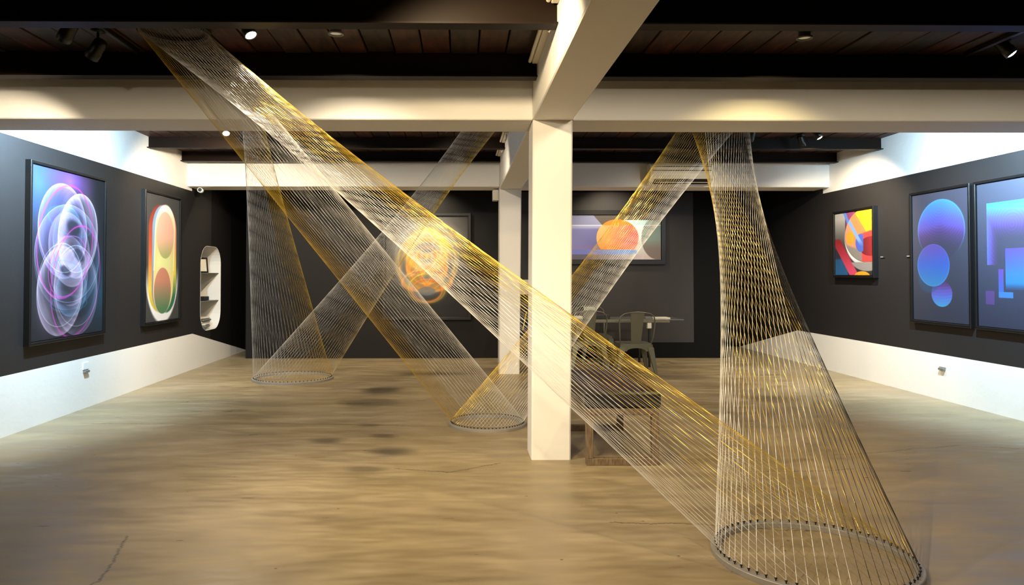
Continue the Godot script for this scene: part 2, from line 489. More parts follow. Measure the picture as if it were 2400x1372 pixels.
func art_sun() -> ImageTexture:   # wide picture; u 0.30 is where the photograph begins to show it
	var cv := Canvas.new(540, 200, func(u, v):
		var x: float = u * 2.2     # metres from the left
		var y: float = v * 0.82
		var c := Color(0.33, 0.3, 0.28)
		# blue field at the left with a slanted upper right edge
		var slant := 1.02 + (y - 0.0) * 0.85
		if x < slant or y > 0.2: c = c.lerp(Color(0.52, 0.53, 0.68), seg(x - maxf(slant, 0.0), 0.02) if y < 0.2 else 1.0)
		if y > 0.185:
			var f := Color(0.55, 0.56, 0.76).lerp(Color(0.36, 0.36, 0.6), clampf(x * 0.7, 0, 1)).lerp(Color(0.6, 0.4, 0.6), clampf((y - 0.5) * 2.0, 0, 0.7))
			f = f.lerp(Color(0.72, 0.74, 0.85), clampf(1.0 - (y - 0.185) * 12, 0, 0.6))
			c = f
		# pale panel at the right
		if x > 1.45:
			var p := Color(0.72, 0.95, 0.98) if y < 0.185 else Color(0.9, 0.97, 1.0).lerp(Color(0.82, 0.78, 0.78), clampf((y - 0.35) * 2.4, 0, 1))
			if y > 0.09: c = p
			var e := ell(x, y, 2.15, 0.42, 0.29, 0.4)
			c = c.lerp(Color(0.45, 0.54, 0.52).lerp(Color(0.45, 0.40, 0.38), clampf((y - 0.45) * 6, 0, 1)), seg(e - 1.0, 0.03) * (0.9 if y > 0.09 else 0.0))
		# blue bar and lower strip
		if y > 0.64 and y < 0.725 and x < 1.78:
			c = Color(0.42, 0.45, 0.75).lerp(Color(0.42, 0.66, 0.96), clampf((x - 0.9) * 1.4, 0, 1))
		elif y >= 0.725 and x < 1.9:
			c = Color(0.36, 0.34, 0.42).lerp(Color(0.85, 0.8, 0.82), clampf((x - 0.9) * 1.0, 0, 1))
		if absf(y - 0.185) < 0.006: c = c.lerp(Color(0.95, 0.96, 0.97), 0.7)
		# the orange disc, cut off below
		var s := ell(x, y, 1.44, 0.42, 0.37, 0.345)
		if y < 0.635:
			var o := Color(0.97, 0.5, 0.12) if y < 0.185 else Color(0.93, 0.68, 0.42).lerp(Color(0.97, 0.42, 0.36), clampf((x - 1.2) * 2.2, 0, 1)).lerp(Color(1.0, 0.5, 0.16), clampf((y - 0.5) * 5, 0, 0.8))
			c = c.lerp(o, seg(s - 1.0, 0.02))
		return c)
	return cv.texture()

func art_shapes() -> ImageTexture:
	var cv := Canvas.new(260, 250, func(u, v):
		var c := Color(0.12, 0.13, 0.15)
		# grey bands and blue corner
		c = c.lerp(Color(0.66, 0.64, 0.63).lerp(Color(0.25, 0.25, 0.24), clampf((v - 0.1) * 2.4, 0, 1)), seg(u - 0.29, 0.02))
		c = c.lerp(Color(0.45, 0.18, 0.35).lerp(Color(0.7, 0.3, 0.5), clampf(u * 1.2, 0, 1)), seg(absf(u - 0.42 - v * 0.1) - 0.13, 0.02) * seg(v - 0.25, 0.05))
		c = c.lerp(Color(0.05, 0.22, 0.4).lerp(Color(0.1, 0.35, 0.55), v), seg(0.72 - v, 0.02) * seg(u - 0.35, 0.03))
		c = c.lerp(Color(0.12, 0.12, 0.2), seg(absf(u - 0.06) - 0.1, 0.04) * seg(absf(v - 0.66) - 0.08, 0.04))
		# crimson diagonal
		var dg: float = u - (v - 0.42) * 0.85
		c = c.lerp(Color(0.55, 0.07, 0.1).lerp(Color(0.85, 0.28, 0.42), clampf((v - 0.45) * 2, 0, 1)), seg(absf(dg - 0.02) - 0.12, 0.02) * seg(0.42 - v, 0.02))
		# the great tilted oval: yellow cap, rose, red, grey crescent
		var e := ell(u, v, 0.86, 0.38, 0.58, 0.42)
		var f := Color(0.98, 0.75, 0.1)
		f = f.lerp(Color(0.95, 0.55, 0.32), seg((u - 0.55) - (v - 0.02) * 0.9, 0.02))
		f = f.lerp(Color(0.93, 0.6, 0.55), seg((u - 0.4) - (v - 0.02) * 0.25, 0.1) * 0.6)
		f = f.lerp(Color(0.96, 0.28, 0.26), seg(0.32 + 0.16 * absf(u - 0.95) - v, 0.02) * seg(0.62 - u, 0.06))
		f = f.lerp(Color(0.42, 0.08, 0.15).lerp(Color(0.68, 0.14, 0.16), clampf((u - 0.7) * 3, 0, 1)), seg(ell(u, v, 0.95, 0.56, 0.3, 0.15) - 1.0, 0.06))
		f = f.lerp(Color(0.55, 0.52, 0.5), seg(0.56 - v + (u - 0.5) * 0.25, 0.05) * seg(u - 0.72, 0.03))
		f = f.lerp(Color(0.98, 0.63, 0.15), seg(ell(u, v, 0.42, 0.41, 0.1, 0.11) - 1.0, 0.1))
		f = f.lerp(Color(0.3, 0.4, 0.8), seg(ell(u, v, 0.7, 0.5, 0.14, 0.14) - 1.0, 0.05) * seg(u - 0.76, 0.02))
		# light blue ray
		f = f.lerp(Color(0.5, 0.66, 0.92), seg(absf(u - 0.34 - (v - 0.08) * 0.82) - 0.045, 0.02) * seg(v - 0.5, 0.1))
		c = c.lerp(f, seg(e - 1.0, 0.015))
		c = c.lerp(Color(0.35, 0.5, 0.85), seg(absf(u - 0.32 - (v - 0.08) * 0.6) - 0.04, 0.02) * seg(v - 0.2, 0.05) * seg(1.0 - e, 0.02))
		# white crescent round the lower left of the oval
		var r2 := ell(u, v, 0.9, 0.42, 0.63, 0.47)
		if v > 0.22 and r2 < 1.12: c = c.lerp(Color(0.93, 0.92, 0.92).lerp(Color(0.42, 0.4, 0.4), clampf((v - 0.75) * 4, 0, 1)), seg(1.0 - e * 0.99, 0.02) * seg(r2 - 1.0, 0.05) )
		if v > 0.8 and e > 1.0: c = c.lerp(Color(0.6, 0.58, 0.57), seg(ell(u, v, 0.85, 0.7, 0.45, 0.24) - 1.0, 0.05))
		c = c.lerp(Color(0.98, 0.65, 0.1), seg(ell(u, v, 0.72, 1.02, 0.2, 0.08) - 1.0, 0.05))
		return c)
	return cv.texture()

static func shade_ring(t: float) -> Color:   # cyan rim to violet to dark
	return Color(0.33, 0.75, 0.98).lerp(Color(0.45, 0.5, 0.95), clampf(t * 3.0, 0, 1)).lerp(Color(0.5, 0.32, 0.72), clampf(t * 3.0 - 0.9, 0, 1)).lerp(Color(0.28, 0.25, 0.36), clampf(t * 2.6 - 1.3, 0, 1))

func art_discs() -> ImageTexture:
	var cv := Canvas.new(280, 400, func(u, v):
		var bg := Color(0.36, 0.36, 0.44).lerp(Color(0.24, 0.25, 0.33), v)
		var c := bg
		var moire := 0.03 * sin(90.0 * ell(u, v, 0.5, 0.1, 0.5, 0.33))
		# smallest disc, then the middle one, over the large one
		var e := ell(u, v, 0.52, 0.295, 0.42, 0.235)
		var k := clampf((v - 0.06) / 0.42 - 0.25 * absf(u - 0.52), 0, 1)
		c = c.lerp(shade_ring(k + 0.05 + moire), seg(e - 1.0, 0.015) * clampf(1.45 - k * 1.05, 0, 1))
		c = c.lerp(Color(0.4, 0.75, 1.0), clampf(1.0 - absf(e - 0.985) * 26, 0, 1) * clampf(1.0 - k * 1.0, 0, 1))
		e = ell(u, v, 0.53, 0.785, 0.185, 0.1)
		k = clampf(1.0 - (v - 0.69) / 0.19, 0, 1)
		c = c.lerp(shade_ring(k * 0.75 + moire), seg(e - 1.0, 0.03))
		e = ell(u, v, 0.3, 0.68, 0.2, 0.1)
		c = c.lerp(Color(0.22, 0.4, 0.58), seg(e - 1.0, 0.2) * 0.5)
		e = ell(u, v, 0.38, 0.565, 0.295, 0.165)
		k = clampf(1.0 - (v - 0.40) / 0.33, 0, 1)
		c = c.lerp(Color(0.25, 0.62, 0.86).lerp(Color(0.28, 0.45, 0.88), clampf(k * 2.0, 0, 1)).lerp(Color(0.45, 0.36, 0.76), clampf(k * 2.4 - 1.2, 0, 1)), seg(e - 1.0, 0.015))
		c = c.lerp(Color(0.35, 0.68, 0.98), clampf(1.0 - absf(e - 0.98) * 26, 0, 1) * clampf(1.2 - k, 0, 0.8))
		return c)
	return cv.texture()

func art_squares() -> ImageTexture:
	var cv := Canvas.new(280, 400, func(u, v):
		var c := Color(0.36, 0.38, 0.46).lerp(Color(0.23, 0.24, 0.34), v)
		var moire := 0.03 * sin(90.0 * ell(u, v, 0.5, 0.3, 0.5, 0.33))
		if u > 0.14 and u < 0.86 and v > 0.14 and v < 0.57:
			var k := clampf((1.0 - maxf(absf(u - 0.5) / 0.36 * 0.8, (0.57 - v) / 0.43)) * 1.5, 0, 1)
			c = c.lerp(shade_ring(k + moire), clampf(1.3 - k, 0, 1))
		if u > 0.3 and u < 0.37 and v > 0.6 and v < 0.79: c = Color(0.5, 0.32, 0.75).lerp(Color(0.25, 0.5, 0.9), (v - 0.6) / 0.19)
		if u > 0.3 and u < 0.5 and v > 0.755 and v < 0.795: c = Color(0.3, 0.58, 0.92)
		if u > 0.11 and u < 0.24 and v > 0.75 and v < 0.845: c = Color(0.42, 0.3, 0.58)
		if u > 0.4 and u < 0.82 and v > 0.46 and v < 0.74:
			var k: float = (v - 0.46) / 0.28
			c = Color(0.42, 0.34, 0.78).lerp(Color(0.3, 0.55, 0.95), clampf(k * 1.6, 0, 1)).lerp(Color(0.2, 0.6, 0.85), clampf(k * 2 - 1, 0, 1)).lerp(Color(0.24, 0.3, 0.45), clampf(k * 6 - 5, 0, 1))
		return c)
	return cv.texture()

# wall: "left" | "right" | "back"; a0..a1 is depth on the side walls (nearest first on the left), X on the back wall
func picture(label: String, wall: String, a0: float, a1: float, y0: float, y1: float, tex: Texture2D, depth: float, rim: float, recess: float, ink := 1.0) -> void:
	var w := absf(a1 - a0)
	var at: Vector3
	var turn := 0.0
	if wall == "left":
		at = P(XL, y0, (a0 + a1) / 2)
		turn = PI / 2
	elif wall == "right":
		at = P(XR, y0, (a0 + a1) / 2)
		turn = -PI / 2
	else:
		at = P((a0 + a1) / 2, y0, DB)
	var o := thing("framed_picture", label, "picture", at, turn, "framed pictures on the walls")
	var h := y1 - y0
	var st := begin()
	# four mitred rails
	var c := [Vector2(-w / 2, 0), Vector2(w / 2, 0), Vector2(w / 2, h), Vector2(-w / 2, h)]
	var q := [Vector2(-w / 2 + rim, rim), Vector2(w / 2 - rim, rim), Vector2(w / 2 - rim, h - rim), Vector2(-w / 2 + rim, h - rim)]
	var b := 0.004
	for i in 4:
		var j := (i + 1) % 4
		var n2 := Vector2(c[j].y - c[i].y, c[i].x - c[j].x).normalized()
		var n := Vector3(n2.x, n2.y, 0)
		var at3 := func(p: Vector2, z: float) -> Vector3: return Vector3(p.x, p.y, z)
		var ci: Vector2 = c[i].lerp(q[i], b / rim)
		var cj: Vector2 = c[j].lerp(q[j], b / rim)
		var qi: Vector2 = q[i].lerp(c[i], b / rim)
		var qj: Vector2 = q[j].lerp(c[j], b / rim)
		face(st, [at3.call(c[i], 0.0), at3.call(c[j], 0.0), at3.call(c[j], depth - b), at3.call(c[i], depth - b)], n)
		face(st, [at3.call(c[i], depth - b), at3.call(c[j], depth - b), at3.call(cj, depth), at3.call(ci, depth)], n + Vector3(0, 0, 1))
		face(st, [at3.call(ci, depth), at3.call(cj, depth), at3.call(qj, depth), at3.call(qi, depth)], Vector3(0, 0, 1))
		face(st, [at3.call(qi, depth), at3.call(qj, depth), at3.call(q[j], depth - b), at3.call(q[i], depth - b)], -n + Vector3(0, 0, 1))
		face(st, [at3.call(q[i], depth - b), at3.call(q[j], depth - b), at3.call(q[j], depth - recess - 0.01), at3.call(q[i], depth - recess - 0.01)], -n)
	commit("frame", st, M.frame_black, o)
	# backing board and the canvas with a narrow gap round it
	st = begin()
	box(st, Vector3(-w / 2 + 0.005, 0.005, 0.002), Vector3(w / 2 - 0.005, h - 0.005, depth - recess - 0.008))
	commit("backing_board", st, M.frame_black, o)
	var g := rim + 0.008
	st = begin()
	var z := depth - recess
	var lo := Vector3(-w / 2 + g, g, z - 0.01)
	var hi := Vector3(w / 2 - g, h - g, z)
	face(st, [Vector3(lo.x, lo.y, z), Vector3(hi.x, lo.y, z), Vector3(hi.x, hi.y, z), Vector3(lo.x, hi.y, z)], Vector3(0, 0, 1), [Vector2(0, 1), Vector2(1, 1), Vector2(1, 0), Vector2(0, 0)])
	for e in [[Vector3(lo.x, lo.y, 0), Vector3(hi.x, lo.y, 0), Vector3(0, -1, 0)], [Vector3(hi.x, lo.y, 0), Vector3(hi.x, hi.y, 0), Vector3(1, 0, 0)], [Vector3(hi.x, hi.y, 0), Vector3(lo.x, hi.y, 0), Vector3(0, 1, 0)], [Vector3(lo.x, hi.y, 0), Vector3(lo.x, lo.y, 0), Vector3(-1, 0, 0)]]:
		var z0 := Vector3(0, 0, lo.z)
		var z1 := Vector3(0, 0, z)
		face(st, [e[0] + z0, e[1] + z0, e[1] + z1, e[0] + z1], e[2], [Vector2(0.01, 0.01), Vector2(0.01, 0.01), Vector2(0.01, 0.01), Vector2(0.01, 0.01)])
	var m := StandardMaterial3D.new()
	m.resource_name = "canvas_print"
	m.albedo_texture = tex
	m.albedo_color = Color(ink, ink, ink)   # how dark the print is on its paper
	m.roughness = 0.7
	commit("canvas", st, m, o)

# ------------------------------------------------------------------ strings
func floor_ring(label: String, x: float, d: float, r: float, n := 64) -> void:
	var o := thing("floor_ring", label, "ring", P(x, 0, d), 0.0, "grey floor hoops")
	var st := begin()
	var w := 0.05
	lathe(st, [Vector2(r - w, 0.001), Vector2(r - w, 0.027), Vector2(r - w + 0.003, 0.03), Vector2(r - 0.003, 0.03), Vector2(r, 0.027), Vector2(r, 0.001), Vector2(r - w, 0.001)], 120, Transform3D(), false)
	commit("hoop", st, M.ring_grey, o)
	st = begin()
	for i in n:
		var a := TAU * i / n
		var t := Transform3D(Basis(), Vector3(cos(a) * (r - w / 2), 0.028, sin(a) * (r - w / 2)))
		lathe(st, [Vector2(0.0035, 0), Vector2(0.0035, 0.012), Vector2(0.007, 0.012), Vector2(0.007, 0.017), Vector2(0, 0.018)], 6, t, false)
	commit("pins", st, M.pin_black, o).set_meta("kind", "stuff")

func top_ring(label: String, x: float, y: float, d: float, r: float) -> void:
	var o := thing("ceiling_ring", label, "ring", P(x, y, d), 0.0, "dark ceiling hoops")
	var st := begin()
	lathe(st, [Vector2(r - 0.02, 0), Vector2(r - 0.02, 0.025), Vector2(r + 0.02, 0.025), Vector2(r + 0.02, 0), Vector2(r - 0.02, 0)], 72, Transform3D(), false)
	commit("hoop", st, M.ring_dark, o)
	st = begin()
	for i in 64:
		var a := TAU * i / 64
		var t := Transform3D(Basis(), Vector3(cos(a) * r, -0.012, sin(a) * r))
		lathe(st, [Vector2(0.003, 0), Vector2(0.003, 0.013)], 5, t, false)
	commit("pins", st, M.pin_black, o).set_meta("kind", "stuff")

# a flat cord with a slow twist, one metre tall, round the y axis
func cord_mesh(w: float, t: float, turns: float, n: int) -> ArrayMesh:
	var st := begin()
	var prev := []
	for i in n + 1:
		var y := float(i) / n
		var a := TAU * turns * y
		var ring := []
		for k in 6:
			var q := TAU * k / 6
			var p := Vector2(w * cos(q), t * sin(q)).rotated(a)
			ring.append(Vector3(p.x, y, p.y))
		if i > 0:
			for k in 6:
				var l := (k + 1) % 6
				var pts := [prev[k], prev[l], ring[l], ring[k]]
				var m: Vector3 = (pts[0] + pts[1] + pts[2] + pts[3]) / 4.0
				face(st, pts, Vector3(m.x, 0, m.z))
		prev = ring
	st.generate_normals()
	return st.commit()

# angles run counter-clockwise seen from above: 0 = +X, 90 = away from the camera
func bundle(label: String, b: Array, t: Array, twist: float, colour: Callable, w := 0.0013, n := 64) -> void:
	var o := thing("string_sculpture", label, "string sculpture", P(b[0], 0, b[1]), 0.0, "string bundles between floor and ceiling hoops")
	var axis := P(t[0], t[1], t[2]) - P(b[0], 0.045, b[1])
	var mesh := cord_mesh(w, w * 0.6, axis.length() / 0.42, int(axis.length() / 0.42 * 6.0))
	for i in n:
		var a := TAU * i / n
		var a2 := a + deg_to_rad(twist)
		var p := Vector3(cos(a) * (b[2] - 0.025), 0.045, -sin(a) * (b[2] - 0.025))
		var q := P(t[0] - b[0] + cos(a2) * t[3], t[1] - 0.005, t[2] - b[1] + sin(a2) * t[3])
		var d := q - p
		var y := d.normalized()
		var x := y.cross(Vector3(0, 0, 1)).normalized()
		var z := x.cross(y)
		var bs := Basis(x, y, z) * Basis(Vector3.UP, rng.randf() * TAU)
		var s := put("string", mesh, M[colour.call(rad_to_deg(a))], o)
		s.transform = Transform3D(bs * Basis.from_scale(Vector3(1, d.length(), 1)), p)

# ------------------------------------------------------------------ furniture
func metal_chair(label: String, at: Vector3, turn: float) -> void:
	var o := thing("metal_chair", label, "chair", at, turn, "metal chairs at the glass table")
	var m: Material = M.chair_metal
	o.scale = Vector3(1.2, 1.0, 1.2)
	# seat pan, front towards +z
	var st := begin()
	var sy := 0.455
	prism(st, rounded_rect(-0.2, -0.2, 0.2, 0.2, 0.06), Vector3(0, sy - 0.012, 0), Vector3(1, 0, 0), Vector3(0, 0, 1), Vector3(0, 0.012, 0))
	commit("seat", st, m, o)
	# pressed apron with an arch between the legs on each side
	for k in 4:
		st = begin()
		var bs := Basis(Vector3.UP, k * PI / 2)
		var poly := PackedVector2Array([Vector2(-0.2, 0), Vector2(-0.205, -0.10)])
		for i in 9:
			var a := PI - PI * i / 8.0
			poly.append(Vector2(cos(a) * 0.12, -0.10 + sin(a) * 0.05))
		poly.append(Vector2(0.205, -0.10))
		poly.append(Vector2(0.2, 0))
		prism(st, poly, bs * Vector3(0, sy - 0.012, 0.194), bs * Vector3(1, 0, 0), Vector3(0, 1, 0), bs * Vector3(0, 0, 0.006))
		commit("apron", st, m, o)
	for s in [[-1, -1], [1, -1], [-1, 1], [1, 1]]:
		st = begin()
		# tapered, splayed channel leg
		var t := Vector3(s[0] * 0.175, sy - 0.05, s[1] * 0.175)
		var e := Vector3(s[0] * 0.235, 0.0, s[1] * 0.235)
		var a0 := 0.036
		var a1 := 0.017
		var ring0 := [t + Vector3(-a0, 0, -a0), t + Vector3(a0, 0, -a0), t + Vector3(a0, 0, a0), t + Vector3(-a0, 0, a0)]
		var ring1 := [e + Vector3(-a1, 0, -a1), e + Vector3(a1, 0, -a1), e + Vector3(a1, 0, a1), e + Vector3(-a1, 0, a1)]
		for i in 4:
			var j := (i + 1) % 4
			face(st, [ring0[i], ring0[j], ring1[j], ring1[i]], (ring0[i] + ring0[j]) / 2.0 - t)
		face(st, ring0, Vector3.UP)
		face(st, ring1, Vector3.DOWN)
		commit("leg", st, m, o)
	# back hoop and splat at -z
	st = begin()
	var path := []
	var pts := [Vector3(-0.19, sy - 0.01, -0.15), Vector3(-0.205, 0.55, -0.2), Vector3(-0.215, 0.68, -0.225), Vector3(-0.22, 0.80, -0.245), Vector3(-0.205, 0.865, -0.255), Vector3(-0.16, 0.905, -0.26), Vector3(-0.08, 0.925, -0.265), Vector3(0, 0.93, -0.267)]
	for p in pts: path.append(p)
	for i in range(pts.size() - 2, -1, -1): path.append(Vector3(-pts[i].x, pts[i].y, pts[i].z))
	tube(st, path, 0.009, 8)
	commit("back_hoop", st, m, o)
	st = begin()
	var w0 := 0.06
	var w1 := 0.085
	var pz := Vector3(0, 0.92, -0.266)
	var lo := Vector3(0, sy, -0.17)
	face(st, [lo + Vector3(-w0, 0, 0.002), lo + Vector3(w0, 0, 0.002), pz + Vector3(w1, 0, 0.002), pz + Vector3(-w1, 0, 0.002)], Vector3(0, 0, 1))
	face(st, [lo + Vector3(-w0, 0, -0.003), lo + Vector3(w0, 0, -0.003), pz + Vector3(w1, 0, -0.003), pz + Vector3(-w1, 0, -0.003)], Vector3(0, 0, -1))
	for s in [-1.0, 1.0]:
		face(st, [lo + Vector3(s * w0, 0, 0.002), lo + Vector3(s * w0, 0, -0.003), pz + Vector3(s * w1, 0, -0.003), pz + Vector3(s * w1, 0, 0.002)], Vector3(s, 0, 0))
	commit("back_splat", st, m, o)

# ------------------------------------------------------------------ the scene
func _ready() -> void:
	rng.seed = 7
	# camera
	var cam := Camera3D.new()
	cam.name = "camera"
	add_child(cam)
	cam.projection = Camera3D.PROJECTION_FRUSTUM
	cam.near = 0.05
	cam.far = 60.0
	cam.size = 0.05 * 1372.0 / F
	cam.frustum_offset = Vector2((1200.0 - 1100.093), -(686.0 - 606.393)) / F * 0.05
	cam.position = Vector3(0, 1.5, 0)
	cam.rotation = Vector3(0.0206, -0.0126, 0)
	cam.current = true
	# environment: an interior without sky
	var we := WorldEnvironment.new()
	we.name = "environment"
	var e := Environment.new()
	e.background_mode = Environment.BG_COLOR
	e.background_color = Color(0, 0, 0)
	e.tonemap_mode = Environment.TONE_MAPPER_LINEAR
	e.tonemap_exposure = 1.0
	e.sdfgi_enabled = true
	e.ssao_enabled = true
	e.ssil_enabled = true
	we.environment = e
	add_child(we)
	materials()
	lights()
	shell()
	pictures()
	sculptures()
	furniture()
	fittings()

const WARM := Color(1.0, 0.93, 0.81)
const AMBER := Color(1.0, 0.90, 0.72)
const GOLD := Color(1.0, 0.89, 0.62)
const COOL := Color(0.74, 0.89, 1.0)

func lights() -> void:
	# left wall
	spot("track_spotlight", "black spotlight behind the front beam aimed at the big ring picture", P(-3.0, 3.15, 6.74), P(-4.18, 2.4, 7.3), 3.34, COOL, 30.0, 68, 0.045, 0.9)
	spot("track_spotlight", "black spotlight behind the front beam with its round lens glaring white", P(-2.74, 3.14, 8.5), P(-1.9, 0.0, 6.2), 3.34, WARM, 3.0, 50, 0.045, 0.8, 40.0)
	spot("track_spotlight", "black spotlight next to the glaring left lens, turned to the capsule picture", P(-2.66, 3.13, 8.85), P(-3.9, 1.0, 11.3), 3.34, WARM, 11.0, 62, 0.04, 0.8)
	# right wall
	spot("track_spotlight", "black spotlight behind the front beam aimed at the blue pictures", P(4.55, 3.15, 6.8), P(5.716, 2.4, 7.4), 3.34, COOL, 33.0, 68, 0.045, 0.9)
	spot("track_spotlight", "small black spotlight near the right wall with its lens lit white", P(4.499, 3.2, 9.0), P(5.716, 1.0, 8.5), 3.34, WARM, 1.5, 50, 0.045, 0.8, 40.0)
	spot("track_spotlight", "black spotlight by the right end of the rear steel beam, over the shapes picture", P(4.55, 3.2, 9.55), P(5.716, 1.2, 10.5), 3.34, WARM, 10.0, 58, 0.04, 0.8)
	spot("track_spotlight", "black spotlight behind the right front beam over the two crossing bundles", P(1.5, 3.2, 7.0), P(2.4, 1.2, 7.8), 3.34, WARM, 4.0, 58, 0.04, 0.8)
	spot("track_spotlight", "rear spotlight over the rounded niche behind the rear beam", P(-2.9, 3.25, 12.0), P(-4.18, 0.8, 12.3), 3.36, WARM, 2.4, 52, 0.04, 0.8)
	# front bay
	spot("track_spotlight", "warm spotlight beside the white crossbeam above the frame", P(-0.25, 3.12, 3.5), P(0.9, 0.9, 5.6), 3.24, AMBER, 6.2, 60)
	spot("track_spotlight", "black spotlight with a bright warm lens under the front left steel beam", P(-1.432, 3.13, 4.95), P(0.2, 0.0, 4.1), 3.24, WARM, 5.0, 48, 0.045, 0.7, 40.0)
	spot("track_spotlight", "black spotlight at the upper right with a slim bright lens", P(4.09, 3.13, 5.3), P(5.4, 1.2, 4.6), 3.24, COOL, 1.0, 50, 0.045, 0.6, 40.0)
	# floods behind the camera; the two wide ones are added to brighten the beams
	spot("track_spotlight", "warm floodlight over the front floor behind the camera", P(-0.6, 3.1, 1.2), P(0.1, 0, 4.0), 3.24, WARM, 9.5, 36, 0.06, 1.0)
	spot("track_spotlight", "added unseen floodlight behind the camera brightening the beams", P(1.4, 3.1, -0.4), P(2.9, 2.8, 6.0), 3.28, WARM, 21.0, 44, 0.08, 0.8, 6.0, 0.12)
	spot("track_spotlight", "added unseen floodlight behind the camera brightening the left beam", P(-1.8, 3.1, -0.4), P(-1.9, 2.8, 6.0), 3.28, WARM, 13.0, 44, 0.08, 0.8, 6.0, 0.12)
	# second bay; the two over the rear floor are added to brighten it
	spot("track_spotlight", "warm spotlight beside the crossbeam between the two columns", P(-0.2, 3.2, 8.7), P(0.75, 0.9, 10.8), 3.34, WARM, 2.2, 60, 0.045, 0.8)
	spot("track_spotlight", "added warm spotlight over the rear left floor behind the front beam", P(-1.7, 3.2, 8.9), P(-1.5, 0.4, 10.9), 3.34, WARM, 4.2, 62, 0.045, 0.8)
	spot("track_spotlight", "added warm spotlight over the rear right floor behind the front beam", P(3.7, 3.2, 9.2), P(3.4, 0.2, 11.0), 3.34, WARM, 4.6, 62, 0.045, 0.8)
	# rear wall washers
	spot("track_spotlight", "rear spotlight aimed at the orange mandala picture", P(-0.6, 3.25, 11.95), P(-0.6, 1.5, 12.88), 3.36, WARM, 5.0, 50, 0.04, 0.8)
	spot("track_spotlight", "rear spotlight aimed at the picture with the orange disc", P(2.6, 3.25, 11.95), P(2.7, 1.5, 12.88), 3.36, WARM, 3.4, 50, 0.04, 0.8)

func materials() -> void:
	var plaster := mat("plaster", Color(0.90, 0.885, 0.855), 0.75)
	plaster.heightmap_enabled = true
	plaster.heightmap_texture = noise_tex(0.02, 5)
	plaster.heightmap_scale = 0.12
	plaster.uv1_triplanar = true
	plaster.uv1_world_triplanar = true
	plaster.uv1_scale = Vector3(0.8, 0.8, 0.8)
	var dark := mat("dark_paint", Color(0.134, 0.123, 0.121), 0.5)
	dark.heightmap_enabled = true
	dark.heightmap_texture = plaster.heightmap_texture
	dark.heightmap_scale = 0.08
	dark.uv1_triplanar = true
	dark.uv1_world_triplanar = true
	mat("black_paint", Color(0.04, 0.035, 0.033), 0.6).metallic_specular = 0.25
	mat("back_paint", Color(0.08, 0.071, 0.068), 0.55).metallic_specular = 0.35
	mat("charcoal_panel", Color(0.165, 0.15, 0.148), 0.6)
	mat("steel_paint", Color(0.10, 0.066, 0.042), 0.5).metallic_specular = 0.22
	mat("lamp_black", Color(0.06, 0.06, 0.06), 0.4)
	mat("frame_black", Color(0.05, 0.047, 0.047), 0.4)
	mat("ring_grey", Color(0.55, 0.53, 0.5), 0.45)
	mat("ring_dark", Color(0.12, 0.11, 0.1), 0.5)
	mat("pin_black", Color(0.07, 0.06, 0.055), 0.4)
	mat("gold_cord", Color(0.90, 0.77, 0.33), 0.3, 0.75)
	mat("white_cord", Color(0.87, 0.86, 0.84), 0.35, 0.0)
	mat("shaded_cord", Color(0.15, 0.125, 0.11), 0.4, 0.2)  # cords on the unlit side, their shade put into the colour
	mat("chair_metal", Color(0.42, 0.42, 0.36), 0.34, 0.4)
	var lea := mat("black_leather", Color(0.07, 0.06, 0.055), 0.38)
	lea.heightmap_enabled = true
	lea.heightmap_texture = noise_tex(0.06, 3)
	lea.heightmap_scale = 0.1
	lea.uv1_triplanar = true
	lea.uv1_scale = Vector3(4, 4, 4)
	var wood := mat("bench_wood", Color(1, 1, 1), 0.5)
	wood.albedo_texture = noise_tex(0.03, 4, 256, 256, ramp2(Color(0.33, 0.27, 0.2), Color(0.52, 0.44, 0.34)), 5)
	wood.uv1_triplanar = true
	wood.uv1_scale = Vector3(9, 1.2, 1.2)
	for i in 4:
		var pl := mat("plank_%d" % i, Color(0.9 + 0.05 * i, 0.9, 0.86), 0.6)
		pl.albedo_texture = noise_tex(0.012, 5, 512, 512, ramp2(Color(0.12 + 0.01 * i, 0.092, 0.072), Color(0.30 + 0.02 * i, 0.228, 0.172)), 20 + i)
		pl.uv1_scale = Vector3(2.4, 0.5, 1)
	mat("glass_top", Color(0.8, 0.88, 0.86, 0.12), 0.03).transparency = BaseMaterial3D.TRANSPARENCY_ALPHA
	mat("pale_metal", Color(0.55, 0.52, 0.45), 0.35, 0.5)
	mat("cream_plastic", Color(0.86, 0.83, 0.75), 0.5)
	mat("white_plastic", Color(0.9, 0.9, 0.89), 0.4)
	mat("grey_plastic", Color(0.42, 0.42, 0.41), 0.5)
	mat("paper", Color(0.82, 0.8, 0.74), 0.8)
	mat("ink", Color(0.1, 0.1, 0.1), 0.6)
	mat("silver_tag", Color(0.7, 0.7, 0.7), 0.3, 0.4)
	floor_material()

